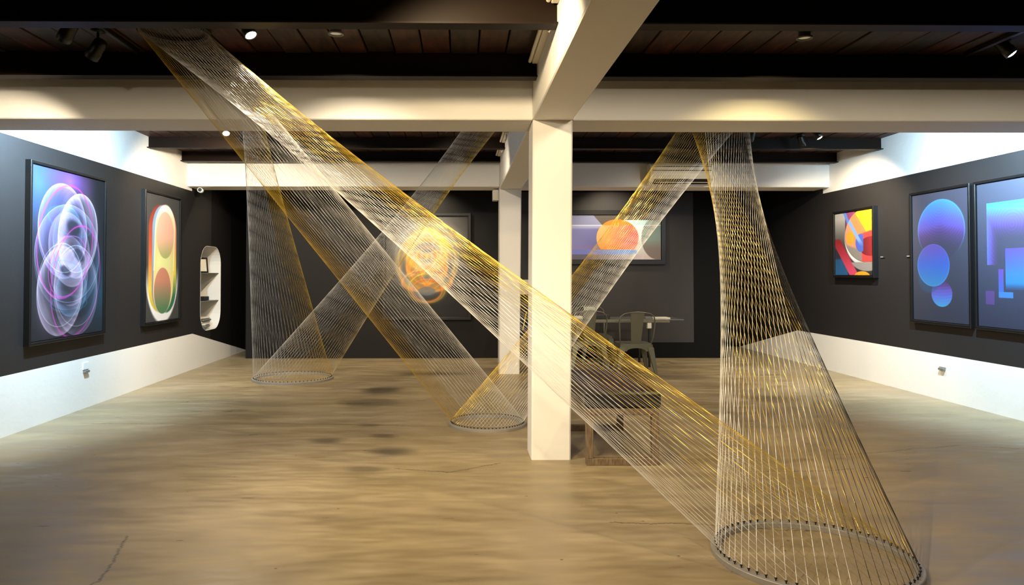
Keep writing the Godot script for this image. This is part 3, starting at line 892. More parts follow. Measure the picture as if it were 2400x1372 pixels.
func floor_material() -> void:
	# 10.9 m across, 19.5 m deep, one texel about 1 cm
	var w := 1024
	var h := 1832
	var n := FastNoiseLite.new()
	n.noise_type = FastNoiseLite.TYPE_SIMPLEX_SMOOTH
	n.frequency = 0.006
	n.fractal_octaves = 5
	n.seed = 3
	var big := n.get_image(w, h)
	n.frequency = 0.035
	n.fractal_octaves = 5
	n.seed = 11
	var streak := n.get_image(256, h)
	streak.resize(w, h, Image.INTERPOLATE_CUBIC)
	n.frequency = 0.12
	n.seed = 17
	n.fractal_octaves = 4
	var fine := n.get_image(256, h)
	fine.resize(w, h, Image.INTERPOLATE_BILINEAR)
	for im in [big, streak, fine]: im.convert(Image.FORMAT_L8)
	var a := big.get_data()
	var b := streak.get_data()
	var c := fine.get_data()
	var dark := PackedFloat32Array()
	dark.resize(w * h)
	var to_px := func(x: float, d: float) -> Vector2: return Vector2((x + 4.7) / 10.9 * w, (15.0 - d) / 19.5 * h)
	# damp stains and old patches
	for s in [[-1.06, 9.38, 0.32, 0.5, 0.4], [-1.03, 8.46, 0.4, 0.3, 0.28], [-0.88, 7.22, 0.16, 0.12, 0.25], [-0.72, 6.75, 0.17, 0.13, 0.3], [-1.2, 6.57, 0.27, 0.2, 0.36], [-0.62, 6.14, 0.27, 0.22, 0.42], [-0.75, 5.62, 0.22, 0.12, 0.2], [-0.2, 10.9, 0.9, 0.25, 0.35], [-2.2, 8.0, 0.6, 0.4, 0.05], [1.4, 9.8, 0.7, 0.5, 0.2], [3.0, 10.5, 0.9, 0.5, 0.2], [3.6, 8.6, 0.5, 0.4, 0.15]]:
		var m: Vector2 = to_px.call(s[0], s[1])
		var rx: float = s[2] / 10.9 * w
		var ry: float = s[3] / 19.5 * h
		for y in range(maxi(0, int(m.y - ry * 1.3)), mini(h, int(m.y + ry * 1.3))):
			for x in range(maxi(0, int(m.x - rx * 1.3)), mini(w, int(m.x + rx * 1.3))):
				var q := sqrt(pow((x - m.x) / rx, 2) + pow((y - m.y) / ry, 2)) + (a[y * w + x] - 128) / 256.0 * 0.9
				dark[y * w + x] = maxf(dark[y * w + x], smoothstep(0.0, 0.75, 1.0 - q) * s[4])
	# hairline cracks
	for k in [[-0.5, 5.62, -0.1, 5.5], [-0.1, 5.5, 0.35, 5.75], [-1.9, 4.2, -1.75, 3.6], [-1.75, 3.6, -1.95, 3.3], [-3.4, 4.9, -3.0, 4.7], [3.1, 6.0, 4.4, 6.3], [4.4, 6.3, 5.2, 6.1], [2.2, 5.5, 3.0, 5.6], [-2.6, 7.3, 0.2, 7.1], [-3.8, 7.35, -2.6, 7.3], [-3.1, 3.5, -2.85, 3.35], [-2.85, 3.35, -2.8, 3.05], [0.9, 4.4, 2.4, 4.2], [3.0, 3.1, 3.4, 2.9]]:
		var p: Vector2 = to_px.call(k[0], k[1])
		var q: Vector2 = to_px.call(k[2], k[3])
		var steps := int(p.distance_to(q) * 1.5)
		var off := 0.0
		var side := 0.0
		for i in steps:
			off = clampf(off + rng.randf_range(-0.5, 0.5), -7, 7)
			side = clampf(side + rng.randf_range(-0.35, 0.35), -5, 5)
			var r := p.lerp(q, float(i) / steps) + Vector2(side, off)
			var at := clampi(int(r.y), 0, h - 1) * w + clampi(int(r.x), 0, w - 1)
			dark[at] = maxf(dark[at], rng.randf_range(0.2, 0.5))
	for i in 260:
		var at := rng.randi_range(0, w * h - 1)
		dark[at] = 0.6
	var col := PackedByteArray()
	col.resize(w * h * 3)
	var rough := PackedByteArray()
	rough.resize(w * h)
	for i in w * h:
		var t := clampf((a[i] * 0.25 + b[i] * 0.4 + c[i] * 0.35 - 128.0) * 0.0065 + 0.5, 0.0, 1.0)
		var k := (1.0 - dark[i]) * (0.82 + 0.30 * t)
		col[i * 3] = clampi(int(k * 148.0), 0, 255)
		col[i * 3 + 1] = clampi(int(k * (129.0 + t * 4)), 0, 255)
		col[i * 3 + 2] = clampi(int((k * (98.0 + (a[i] - 128) * 0.04 + t * 6))), 0, 255)
		rough[i] = clampi(int(108 + (b[i] - 128) * 0.2 + (c[i] - 128) * 0.3), 40, 200)
	var m := mat("concrete_floor", Color(1, 1, 1), 1.0)
	m.albedo_texture = ImageTexture.create_from_image(Image.create_from_data(w, h, false, Image.FORMAT_RGB8, col))
	m.roughness_texture = ImageTexture.create_from_image(Image.create_from_data(w, h, false, Image.FORMAT_L8, rough))
	m.metallic_specular = 0.4

func shell() -> void:
	var st := begin()
	box(st, P(-4.7, -0.2, -4.5), P(6.2, -0.001, 15.0))
	face(st, [P(-4.7, 0, -4.5), P(6.2, 0, -4.5), P(6.2, 0, 15), P(-4.7, 0, 15)], Vector3.UP, [Vector2(0, 1), Vector2(1, 1), Vector2(1, 0), Vector2(0, 0)])
	tag(commit("floor", st, M.concrete_floor, self), "polished tan concrete floor with streaks, cracks and dark stains", "floor", "", "structure")

	# side walls: white above and below a dark painted band whose lower edge drops to the floor at the back
	var L := thing("wall_left", "left wall painted dark between white bands, with a rounded niche", "wall", Vector3.ZERO, 0, "", "structure")
	var u := Vector3(0, 0, -1)
	var v := Vector3.UP
	var wl := Vector3(-0.45, 0, 0)
	var o := Vector3(XL, 0, 0)
	st = begin()
	prism(st, PackedVector2Array([Vector2(-4.2, 2.785), Vector2(D2 + 0.2, 2.785), Vector2(D2 + 0.2, 3.6), Vector2(-4.2, 3.6)]), o, u, v, wl)
	commit("upper_band", st, M.plaster, L, "white upper band")
	st = begin()
	prism(st, PackedVector2Array([Vector2(-4.2, 0), Vector2(14.3, 0), Vector2(11.408, 0.56), Vector2(-4.2, 0.56)]), o, u, v, wl)
	commit("lower_band", st, M.plaster, L, "white lower band ending in a slanted tip")
	# dark band in two pieces meeting mid-niche, the far one darker
	var nx0 := 11.74
	var nx1 := 12.72
	var ny0 := 0.56
	var ny1 := 1.955
	var nm := (nx0 + nx1) / 2
	var rr := rounded_rect(nx0, ny0, nx1, ny1, 0.3, 8)   # starts at the right middle, goes counter-clockwise
	var left_arc := PackedVector2Array([Vector2(nm, ny1)])
	var right_arc := PackedVector2Array([Vector2(nm, ny0)])
	for p in rr:
		if p.x < nm: left_arc.append(p)
	left_arc.append(Vector2(nm, ny0))
	for i in range(27, 36): right_arc.append(rr[i])
	for i in range(0, 9): right_arc.append(rr[i])
	right_arc.append(Vector2(nm, ny1))
	var yd: float = 0.56 * (14.3 - nm) / (14.3 - 11.408)
	var poly := PackedVector2Array([Vector2(nm, yd), Vector2(11.408, 0.56), Vector2(-4.2, 0.56), Vector2(-4.2, 2.785), Vector2(D2 + 0.2, 2.785), Vector2(D2 + 0.2, 3.6), Vector2(nm, 3.6)])
	poly.append_array(left_arc)
	st = begin()
	prism(st, poly, o, u, v, wl)
	commit("dark_band", st, M.dark_paint, L, "dark painted band")
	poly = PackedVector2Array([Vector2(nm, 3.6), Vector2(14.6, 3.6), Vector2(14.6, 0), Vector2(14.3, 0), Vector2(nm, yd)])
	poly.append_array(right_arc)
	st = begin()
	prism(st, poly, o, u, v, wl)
	commit("dark_band", st, M.back_paint, L, "darker end of the painted band beyond the niche")
	# niche lining
	st = begin()
	for i in rr.size():
		var p := rr[i]
		var q := rr[(i + 1) % rr.size()]
		var c2 := Vector2(nm, (ny0 + ny1) / 2) - (p + q) / 2
		var s := 0.004
		var pin := p.lerp(Vector2(nm, (ny0 + ny1) / 2), s)
		var qin := q.lerp(Vector2(nm, (ny0 + ny1) / 2), s)
		face(st, [P(XL + 0.003, pin.y, pin.x), P(XL + 0.003, qin.y, qin.x), P(XL - 0.40, qin.y, qin.x), P(XL - 0.40, pin.y, pin.x)], Vector3(0, c2.y, -c2.x))
		face(st, [P(XL + 0.003, p.y, p.x), P(XL + 0.003, q.y, q.x), P(XL + 0.003, qin.y, qin.x), P(XL + 0.003, pin.y, pin.x)], Vector3(1, 0, 0))
	prism(st, rr, Vector3(XL - 0.40, 0, 0), u, v, Vector3(-0.03, 0, 0))
	commit("niche", st, M.plaster, L, "white rounded niche lining")
	for y in [1.51, 1.04]:
		st = begin()
		bevel(st, P(XL - 0.40, y - 0.012, nx0 + 0.005), P(XL - 0.03, y, nx1 - 0.005), 0.003)
		commit("shelf", st, M.grey_plastic, L, "thin grey niche shelf")

	var R := thing("wall_right", "right wall painted dark between white bands", "wall", Vector3.ZERO, 0, "", "structure")
	o = Vector3(XR, 0, 0)
	var wr := Vector3(0.45, 0, 0)
	st = begin()
	prism(st, PackedVector2Array([Vector2(-4.2, 2.758), Vector2(D2 + 0.2, 2.758), Vector2(D2 + 0.2, 3.6), Vector2(-4.2, 3.6)]), o, u, v, wr)
	commit("upper_band", st, M.plaster, R, "white upper band")
	st = begin()
	prism(st, PackedVector2Array([Vector2(-4.2, 0), Vector2(14.826, 0), Vector2(12.257, 0.536), Vector2(-4.2, 0.536)]), o, u, v, wr)
	commit("lower_band", st, M.plaster, R, "white lower band ending in a slanted tip")
	st = begin()
	prism(st, PackedVector2Array([Vector2(-4.2, 0.536), Vector2(12.257, 0.536), Vector2(14.826, 0), Vector2(15.0, 0), Vector2(15.0, 3.6), Vector2(D2 + 0.2, 3.6), Vector2(D2 + 0.2, 2.758), Vector2(-4.2, 2.758)]), o, u, v, wr)
	commit("dark_band", st, M.dark_paint, R, "dark painted band")

	var B := thing("wall_back", "black back wall with recesses at both ends and a charcoal panel", "wall", Vector3.ZERO, 0, "", "structure")
	st = begin()
	box(st, P(-3.787, 0, DB), P(4.715, 3.6, DB + 0.2))
	commit("main_wall", st, M.back_paint, B)
	st = begin()
	box(st, P(XL, 0, 14.35), P(-3.787, 3.6, 14.6))
	box(st, P(-3.787, 0, DB + 0.2), P(-3.6, 3.6, 14.6))
	commit("left_recess", st, M.black_paint, B, "black recess at the left")
	st = begin()
	box(st, P(4.715, 0, 14.85), P(XR, 3.6, 15.0))
	box(st, P(4.5, 0, DB + 0.2), P(4.715, 3.6, 15.0))
	commit("right_recess", st, M.black_paint, B, "black recess at the right")
	st = begin()
	bevel(st, P(0.95, 0.275, DB - 0.03), P(4.15, 2.95, DB), 0.004)
	commit("wall_panel", st, M.charcoal_panel, B, "charcoal wall panel above a black plinth")
	st = begin()
	box(st, P(0.95, 0, DB - 0.02), P(4.15, 0.275, DB))
	box(st, P(4.15, 0, DB - 0.02), P(4.715, 3.3, DB))
	commit("black_plinth", st, M.black_paint, B, "black plinth and edge strip")
	st = begin()
	box(st, P(XL - 0.45, 0, -4.5), P(XR + 0.45, 3.6, -4.2))
	tag(commit("wall_front", st, M.plaster, self), "white front wall behind the camera", "wall", "", "structure")

	# ceiling: planks above the steel, a slab over everything
	var C := thing("ceiling", "dark brown timber plank ceiling above the steel beams", "ceiling", Vector3.ZERO, 0, "", "structure")
	st = begin()
	box(st, P(XL - 0.45, 3.5, -4.5), P(XR + 0.45, 3.65, 15.0))
	box(st, P(XL, 3.36, D2B), P(XR, 3.5, 14.9))
	box(st, P(XL, 3.28, -4.3), P(XR, 3.5, 2.4))
	commit("slab", st, M.black_paint, C)
	var k := 0
	for bay in [[2.4, D1 + 0.05, 3.24], [D1B - 0.05, D2 + 0.05, 3.34]]:
		var x := XL - 0.02
		while x < XR:
			var w := 0.217
			if x + w < XA or x > XA - 0.1:
				st = begin()
				var dy := rng.randf_range(-0.006, 0.006)
				bevel(st, P(x + 0.006, bay[2] + dy, bay[0]), P(minf(x + w - 0.006, XR), bay[2] + 0.04, bay[1]), 0.004)
				commit("plank", st, M["plank_%d" % (rng.randi() % 4)], C)
			x += w
			k += 1
		st = begin()
		box(st, P(XL, bay[2] + 0.042, bay[0]), P(XR, 3.52, bay[1]))
		commit("boarding", st, M.black_paint, C)

	# white concrete frame
	st = begin()
	bevel(st, P(XL - 0.05, YB1, D1), P(XA, 3.5, D1B), 0.008)
	tag(commit("concrete_beam", st, M.plaster, self), "white beam crossing the room from the front column to the left wall", "beam", "", "structure")
	st = begin()
	bevel(st, P(XB, YB1, D1), P(XR + 0.05, 3.5, D1B), 0.008)
	tag(commit("concrete_beam", st, M.plaster, self), "white beam crossing the room from the front column to the right wall", "beam", "", "structure")
	st = begin()
	bevel(st, P(XL - 0.05, YB2, D2), P(XA, 3.5, D2B), 0.008)
	tag(commit("concrete_beam", st, M.plaster, self), "white beam at the rear left above the black back wall", "beam", "", "structure")
	st = begin()
	bevel(st, P(XB, YB2, D2), P(XR + 0.05, 3.5, D2B), 0.008)
	tag(commit("concrete_beam", st, M.plaster, self), "white beam at the rear right carrying the air conditioner", "beam", "", "structure")
	st = begin()
	bevel(st, P(XA, YB1, -4.2), P(XB, 3.5, D1B), 0.008)
	tag(commit("concrete_beam", st, M.plaster, self), "white crossbeam running overhead towards the viewer above the front column", "beam", "", "structure")
	st = begin()
	bevel(st, P(XA, YB1 + 0.02, D1B), P(XB, 3.5, D2B), 0.008)
	tag(commit("concrete_beam", st, M.plaster, self), "white crossbeam between the front and rear columns", "beam", "", "structure")
	column("large white square column standing in the foreground right of centre", XA - 0.03, XB - 0.045, 5.86, XA, XB, D1, 0.36, YB1)
	column("narrower white square column standing behind the front column", XA - 0.02, XB - 0.05, 10.85, XA, XB, D2 - 0.1, 0.40, YB1 + 0.02)

	# steel beams; first two, unseen, added to shade the next from the floods
	var bays := [[XL, XA, "left"], [XB, XR, "right"]]
	for q in [[2.15, 3.037, 3.29, "added unseen steel beam overhead farthest from the white front beam, %s side"], [3.33, 3.037, 3.25, "added unseen steel beam overhead just out of the picture, %s side"], [4.545, 3.037, 3.25, "nearest dark steel beam along the top %s edge of the picture"], [5.75, 3.037, 3.25, "dark steel beam in front of the white front beam at %s"], [9.82, 3.18, 3.35, "dark steel beam behind the front beam seen at %s"], [10.98, 3.18, 3.35, "dark steel beam in front of the white rear beam at %s"]]:
		for b in bays:
			st = begin()
			var d1: float = q[0]
			var d0 := d1 - 0.12
			var dm := (d0 + d1) / 2
			var y0: float = q[1]
			var y1: float = q[2]
			var prof := PackedVector2Array([Vector2(d0, y0), Vector2(d1, y0), Vector2(d1, y0 + 0.012), Vector2(dm + 0.006, y0 + 0.018), Vector2(dm + 0.006, y1), Vector2(dm - 0.006, y1), Vector2(dm - 0.006, y0 + 0.018), Vector2(d0, y0 + 0.012)])
			prism(st, prof, Vector3(b[0], 0, 0), Vector3(0, 0, -1), Vector3.UP, Vector3(b[1] - b[0], 0, 0))
			tag(commit("steel_beam", st, M.steel_paint, self), q[3] % b[2], "beam", "", "structure")

func column(label: String, x0: float, x1: float, d: float, tx0: float, tx1: float, td: float, depth: float, top: float) -> void:
	var st := begin()
	var lo := [P(x0, 0, d), P(x1, 0, d), P(x1, 0, d + depth), P(x0, 0, d + depth)]
	var hi := [P(tx0, top, td), P(tx1, top, td), P(tx1, top, td + depth), P(tx0, top, td + depth)]
	var c := P((x0 + x1) / 2, 0, d + depth / 2)
	# chamfered corners
	var b := 0.012
	var rl := []
	var rh := []
	for i in 4:
		for s in [-1, 1]:
			var j: int = (i + s + 4) % 4
			rl.append(lo[i] + (lo[j] - lo[i]).normalized() * b)
			rh.append(hi[i] + (hi[j] - hi[i]).normalized() * b)
	for i in 8:
		var j := (i + 1) % 8
		face(st, [rl[i], rl[j], rh[j], rh[i]], (rl[i] + rl[j]) / 2.0 - c)
	face(st, rh, Vector3.UP)
	tag(commit("concrete_column", st, M.plaster, self), label, "column", "", "structure")

func pictures() -> void:
	picture("tall black-framed picture of white, blue and pink overlapping rings", "left", 7.01, 8.50, 0.80, 2.60, art_rings(), 0.06, 0.03, 0.02, 0.68)
	picture("black-framed picture of a long rounded capsule in orange, yellow and green", "left", 9.55, 10.77, 0.81, 2.61, art_capsule(), 0.06, 0.03, 0.02, 0.92)
	picture("dark-framed picture of an orange and yellow mandala of loops on the back wall", "back", -1.37, 0.19, 0.68, 2.57, art_mandala(), 0.07, 0.05, 0.03, 0.95)
	picture("wide black-framed picture of an orange disc on the charcoal panel", "back", 1.24, 3.64, 1.66, 2.62, art_sun(), 0.10, 0.08, 0.02, 0.95)
	picture("small black-framed picture of red, yellow and grey curved shapes", "right", 9.85, 10.93, 1.44, 2.43, art_shapes(), 0.07, 0.03, 0.02, 0.85)
	picture("black-framed picture of three glowing blue discs on slate", "right", 8.0, 9.08, 0.89, 2.51, art_discs(), 0.05, 0.03, 0.02, 0.66)
	picture("black-framed picture of glowing blue squares cut by the right edge", "right", 6.86, 7.94, 0.89, 2.51, art_squares(), 0.05, 0.03, 0.02, 0.66)

const RA := [1.852, 3.826, 0.509]
const RB := [0.27, 7.236, 0.385]
const RC := [-2.375, 10.374, 0.566]
const T1 := [-2.03, 3.21, 5.12, 0.235]
const T2 := [2.909, 3.3, 8.149, 0.334]
const T3 := [-2.441, 3.3, 8.519, 0.122]
const T4 := [0.335, 3.3, 8.225, 0.203]

func sculptures() -> void:
	floor_ring("large grey hoop with pins on the floor at lower right", RA[0], RA[1], RA[2])
	floor_ring("grey hoop with pins on the floor left of the front column", RB[0], RB[1], RB[2])
	floor_ring("grey hoop with pins on the floor at rear left under the dark cone", RC[0], RC[1], RC[2])
	top_ring("ceiling hoop at upper left where two string bundles begin", T1[0], T1[1], T1[2], T1[3])
	top_ring("ceiling hoop behind the right front beam gathering two bundles", T2[0], T2[1], T2[2], T2[3])
	top_ring("small ceiling hoop behind the left front beam over the dark cone", T3[0], T3[1], T3[2], T3[3])
	top_ring("ceiling hoop left of the crossbeam behind the front beam", T4[0], T4[1], T4[2], T4[3])
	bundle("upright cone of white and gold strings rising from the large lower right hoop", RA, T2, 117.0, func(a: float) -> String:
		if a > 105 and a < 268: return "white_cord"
		if a >= 268 and a < 345: return "shaded_cord"
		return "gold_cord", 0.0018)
	bundle("longest slanting bundle of gold and white strings, upper left ceiling to lower right hoop", RA, T1, 102.0, func(a: float) -> String:
		return "gold_cord" if a < 48 or a > 252 else "white_cord", 0.0011)
	bundle("slanting bundle of strings from upper left ceiling down to the hoop by the front column", RB, T1, 20.0, func(a: float) -> String:
		return "gold_cord" if a > 125 and a < 250 else "white_cord", 0.0011)
	bundle("gold-edged bundle slanting up right behind the front column past the orange disc", RB, T2, 88.0, func(a: float) -> String:
		return "gold_cord" if a > 60 and a < 215 else "white_cord")
	bundle("upright dark cone of white and gold strings over the rear left hoop", RC, T3, 52.0, func(a: float) -> String:
		if a > 75 and a < 280: return "white_cord"
		return "gold_cord")
	bundle("faint grey and gold bundle slanting right from the rear left hoop", RC, T4, 90.0, func(a: float) -> String:
		return "gold_cord" if a < 5 or a > 275 else "white_cord")

func furniture() -> void:
	# bench, long side going back
	var x0 := 0.985
	var x1 := 1.555
	var d0 := 5.68
	var d1 := 6.98
	var o := thing("bench", "bench with black leather cushion and brown wooden frame by the column", "bench", P((x0 + x1) / 2, 0, (d0 + d1) / 2))
	var hx := (x1 - x0) / 2
	var hz := (d1 - d0) / 2
	var st := begin()
	bevel(st, Vector3(-hx - 0.015, 0.445, -hz - 0.015), Vector3(hx + 0.015, 0.575, hz + 0.015), 0.018)
	var cushion := commit("cushion", st, M.black_leather, o)
	# tufting seams and buttons on the cushion
	st = begin()
	for i in 5:
		for j in 3:
			var t := Transform3D(Basis(), Vector3(-hx * 0.66 + j * hx * 0.66, 0.574, -hz * 0.8 + i * hz * 0.4))
			lathe(st, [Vector2(0.014, 0), Vector2(0.011, 0.005), Vector2(0, 0.007)], 8, t)
	commit("cushion_buttons", st, M.black_leather, cushion).set_meta("kind", "stuff")
	for s in [1.0, -1.0]:
		var z: float = s * (hz - 0.03)
		for q in [-1.0, 1.0]:
			st = begin()
			bevel(st, Vector3(q * hx, 0.055, z - 0.03), Vector3(q * (hx - 0.055), 0.395, z + 0.03), 0.003)
			commit("leg", st, M.bench_wood, o)
		st = begin()
		bevel(st, Vector3(-hx, 0, z - 0.03), Vector3(hx, 0.055, z + 0.03), 0.003)
		commit("foot_rail", st, M.bench_wood, o)
		st = begin()
		bevel(st, Vector3(-hx, 0.395, z - 0.03), Vector3(hx, 0.445, z + 0.03), 0.003)
		commit("top_rail", st, M.bench_wood, o)
	for q in [-1.0, 1.0]:
		st = begin()
		bevel(st, Vector3(q * hx, 0.4, -hz + 0.06), Vector3(q * (hx - 0.04), 0.445, hz - 0.06), 0.003)
		commit("side_rail", st, M.bench_wood, o)

	# table
	o = thing("work_table", "glass-topped table with pale metal edge and black legs under the disc picture", "table", P(2.35, 0, 11.95))
	st = begin()
	bevel(st, Vector3(-0.95, 0.755, -0.38), Vector3(1.22, 0.767, 0.4), 0.003)
	commit("glass_top", st, M.glass_top, o)
	st = begin()
	bevel(st, Vector3(-0.9, 0.715, 0.33), Vector3(1.0, 0.752, 0.37), 0.004)
	bevel(st, Vector3(-0.9, 0.715, -0.37), Vector3(1.0, 0.752, -0.33), 0.004)
	bevel(st, Vector3(-0.9, 0.715, -0.33), Vector3(-0.86, 0.752, 0.33), 0.004)
	bevel(st, Vector3(0.96, 0.715, -0.33), Vector3(1.0, 0.752, 0.33), 0.004)
	commit("table_frame", st, M.pale_metal, o)
	for q in [[0.68, 0.33], [0.68, -0.33], [-0.82, 0.33], [-0.82, -0.33]]:
		st = begin()
		tube(st, [Vector3(q[0], 0, q[1]), Vector3(q[0], 0.62, q[1])], 0.02, 12)
		var leg := commit("leg", st, M.lamp_black, o)
		st = begin()
		bevel(st, Vector3(q[0] - 0.035, 0.62, q[1] - 0.03), Vector3(q[0] + 0.03, 0.715, q[1] + 0.03), 0.004)
		commit("leg_bracket", st, M.cream_plastic, leg)
	# things lying on the table
	st = begin()
	bevel(st, P(3.12, 0.768, 11.72), P(3.40, 0.785, 11.98), 0.002)
	tag(commit("magazine", st, M.paper, self), "pale magazine near the right end of the glass table", "magazine")
	st = begin()
	bevel(st, P(2.98, 0.768, 11.66), P(3.10, 0.80, 11.85), 0.003)
	tag(commit("notebook", st, M.grey_plastic, self), "grey notebook beside the magazine on the glass table", "notebook")
	st = begin()
	bevel(st, P(2.15, 0.768, 11.7), P(2.42, 0.83, 11.95), 0.006)
	tag(commit("storage_box", st, M.ink, self), "black box on the glass table behind the left chair", "box")
	st = begin()
	bevel(st, P(1.82, 0.768, 11.72), P(1.98, 0.805, 11.95), 0.004)
	tag(commit("storage_box", st, M.cream_plastic, self), "cream box at the left end of the glass table", "box")

	metal_chair("grey metal chair with a slim splat, rightmost at the glass table", P(2.615, 0, 11.0), PI)
	metal_chair("grey metal chair left of the rightmost chair at the glass table", P(1.985, 0, 11.40), PI)
	metal_chair("grey metal chair on the far side of the glass table", P(2.3, 0, 12.45), 0.1)

	# things in the niche
	o = thing("photo_frame", "small dark photo frame leaning in the top of the niche", "photo frame", P(XL - 0.17, 1.51, 12.36), 0.9)
	st = begin()
	var tilt := Transform3D(Basis(Vector3.RIGHT, -0.15), Vector3(0, 0.002, 0))
	for r in [[-0.09, 0.0, 0.09, 0.025], [-0.09, 0.235, 0.09, 0.26], [-0.09, 0.025, -0.065, 0.235], [0.065, 0.025, 0.09, 0.235]]:
		box(st, Vector3(r[0], r[1], -0.01), Vector3(r[2], r[3], 0.01), tilt)
	commit("frame", st, M.frame_black, o)
	st = begin()
	box(st, Vector3(-0.066, 0.024, -0.008), Vector3(0.066, 0.236, 0.002), tilt)
	commit("photo", st, M.paper, o)
	st = begin()
	bevel(st, P(XL - 0.30, 1.041, 12.28), P(XL - 0.12, 1.11, 12.5), 0.008)
	tag(commit("camera_case", st, M.ink, self), "small black case on the lower shelf of the niche", "case")
	o = thing("newspaper_stack", "stack of crumpled newspapers at the bottom of the niche", "newspapers", P(XL - 0.2, 0.568, 12.24))
	for i in 6:
		st = begin()
		var t := Transform3D(Basis(Vector3.UP, rng.randf_range(-0.2, 0.2)), Vector3(rng.randf_range(-0.02, 0.02), i * 0.034, rng.randf_range(-0.02, 0.02)))
		bevel(st, Vector3(-0.14, 0, -0.17), Vector3(0.14, 0.032, 0.17), 0.012, t)
		commit("newspaper", st, M.paper if i % 3 != 1 else M.grey_plastic, o)

func fittings() -> void:
	var st: SurfaceTool
	var o: Node3D
	# lighting tracks in the front bay
	st = begin()
	bevel(st, P(-2.51, 3.195, 4.0), P(-2.475, 3.23, 5.6), 0.004)
	tag(commit("lighting_track", st, M.lamp_black, self), "black lighting track on the ceiling at upper left", "track")
	st = begin()
	bevel(st, P(3.935, 3.195, 4.0), P(3.97, 3.23, 5.6), 0.004)
	tag(commit("lighting_track", st, M.lamp_black, self), "black lighting track on the ceiling at upper right", "track")
	# unlit heads seen against the planks
	spot("track_spotlight", "black spotlight at upper left, the nearer to the left edge", P(-2.70, 3.10, 4.95), P(-4.0, 1.9, 5.9), 3.24, WARM, 4.5, 38, 0.05, 0.5, 3.0)
	spot("track_spotlight", "unlit black spotlight at upper left beside the ceiling track", P(-2.64, 3.05, 5.2), P(-4.1, 1.5, 5.9), 3.24, WARM, 0.0, 40, 0.05, 0.5, 0.0)
	# round downlights fixed to the planks, shining down past the steel onto the white beam
	for q in [[-0.869, 5.05, "round dark downlight on the planks left of the crossbeam", WARM, 4.5], [2.448, 5.1, "round dark downlight on the planks right of the crossbeam", GOLD, 3.6]]:
		o = thing("downlight", q[2], "downlight", P(q[0], 3.17, q[1]))
		st = begin()
		lathe(st, [Vector2(0.043, 0.012), Vector2(0.043, 0.0), Vector2(0.055, 0.0), Vector2(0.055, 0.012), Vector2(0.04, 0.014), Vector2(0.04, 0.068), Vector2(0, 0.068)], 28)
		commit("housing", st, M.grey_plastic, o)
		st = begin()
		lathe(st, [Vector2(0.043, 0.010), Vector2(0.02, 0.006), Vector2(0, 0.005)], 28)
		var lm := mat("downlight_glow", Color(0.9, 0.9, 0.9), 0.3)
		lm.emission_enabled = true
		lm.emission = q[3]
		lm.emission_energy_multiplier = 0.12
		commit("lens", st, lm, o)
		var l := SpotLight3D.new()
		l.name = "light"
		o.add_child(l)
		l.position = Vector3(0, -0.015, 0)
		l.rotation = Vector3(deg_to_rad(-62), 0, 0)
		l.light_color = q[3]
		l.light_energy = q[4]
		l.spot_angle = 54.0
		l.spot_angle_attenuation = 0.9
		l.spot_range = 20.0
		l.spot_attenuation = 2.0
		l.light_size = 0.03
		l.shadow_enabled = true
	# cable trunking on the left face of the crossbeam
	for q in [[2.9, 4.42, 3.16, "cream cable trunking on the crossbeam near the top of the picture"], [4.56, 5.6, 3.13, "cream cable trunking on the crossbeam between the two steel beams"], [9.0, 9.68, 3.25, "cream cable trunking on the rear crossbeam before the steel beam"], [9.85, 10.8, 3.25, "cream cable trunking on the rear crossbeam beyond the steel beam"]]:
		o = thing("cable_trunking", q[3], "trunking", P(XA, q[2], (q[0] + q[1]) / 2), 0.0, "cable trunking on the crossbeam")
		var hl: float = (q[1] - q[0]) / 2
		st = begin()
		bevel(st, Vector3(-0.045, 0.0, -hl), Vector3(0, 0.07, hl), 0.004)
		commit("channel", st, M.cream_plastic, o)
		st = begin()
		tube(st, [Vector3(-0.062, 0.02, -hl), Vector3(-0.062, 0.02, hl)], 0.014, 10)
		commit("conduit", st, M.cream_plastic, o)
		st = begin()
		tube(st, [Vector3(-0.03, -0.012, hl - 0.02), Vector3(-0.03, -0.03, hl - 0.005), Vector3(-0.028, -0.07, hl), Vector3(-0.045, -0.1, hl)], 0.008, 8)
		commit("cable_end", st, M.cream_plastic, o)
	# security camera
	o = thing("security_camera", "small white security camera under the rear left beam", "camera", P(-4.03, 2.80, 11.3), 0.15)
	o.scale = Vector3(0.85, 0.85, 0.85)
	st = begin()
	lathe(st, [Vector2(0.03, 0.06), Vector2(0.04, 0.04), Vector2(0.015, 0.03), Vector2(0.015, 0.0)], 16)
	commit("bracket", st, M.white_plastic, o)
	var turn := Transform3D(Basis(Vector3(1, 0, 0), Vector3(0, 0, 1), Vector3(0, -1, 0)), Vector3(0, -0.01, 0))
	st = begin()
	lathe(st, [Vector2(0, -0.09), Vector2(0.038, -0.085), Vector2(0.044, -0.06), Vector2(0.044, 0.09), Vector2(0.036, 0.09), Vector2(0.034, 0.075)], 20, turn)
	commit("body", st, M.white_plastic, o)
	st = begin()
	lathe(st, [Vector2(0.034, 0.075), Vector2(0.015, 0.072), Vector2(0, 0.078)], 20, turn)
	commit("lens", st, M.ink, o)
	# white box beside the rear column
	o = thing("wall_box", "small white box under the rear beam left of the rear column", "box", P(0.555, 2.65, 11.45))
	st = begin()
	bevel(st, Vector3(-0.045, 0, -0.1), Vector3(0.045, 0.17, 0.1), 0.006)
	commit("housing", st, M.white_plastic, o)
	st = begin()
	bevel(st, Vector3(-0.03, 0.02, 0.1), Vector3(0.03, 0.14, 0.108), 0.003)
	commit("cover", st, M.cream_plastic, o)
	# air conditioner on the rear beam
	o = thing("air_conditioner", "grey air conditioner on the rear right beam behind the strings", "air conditioner", P(3.36, 2.87, D2))
	st = begin()
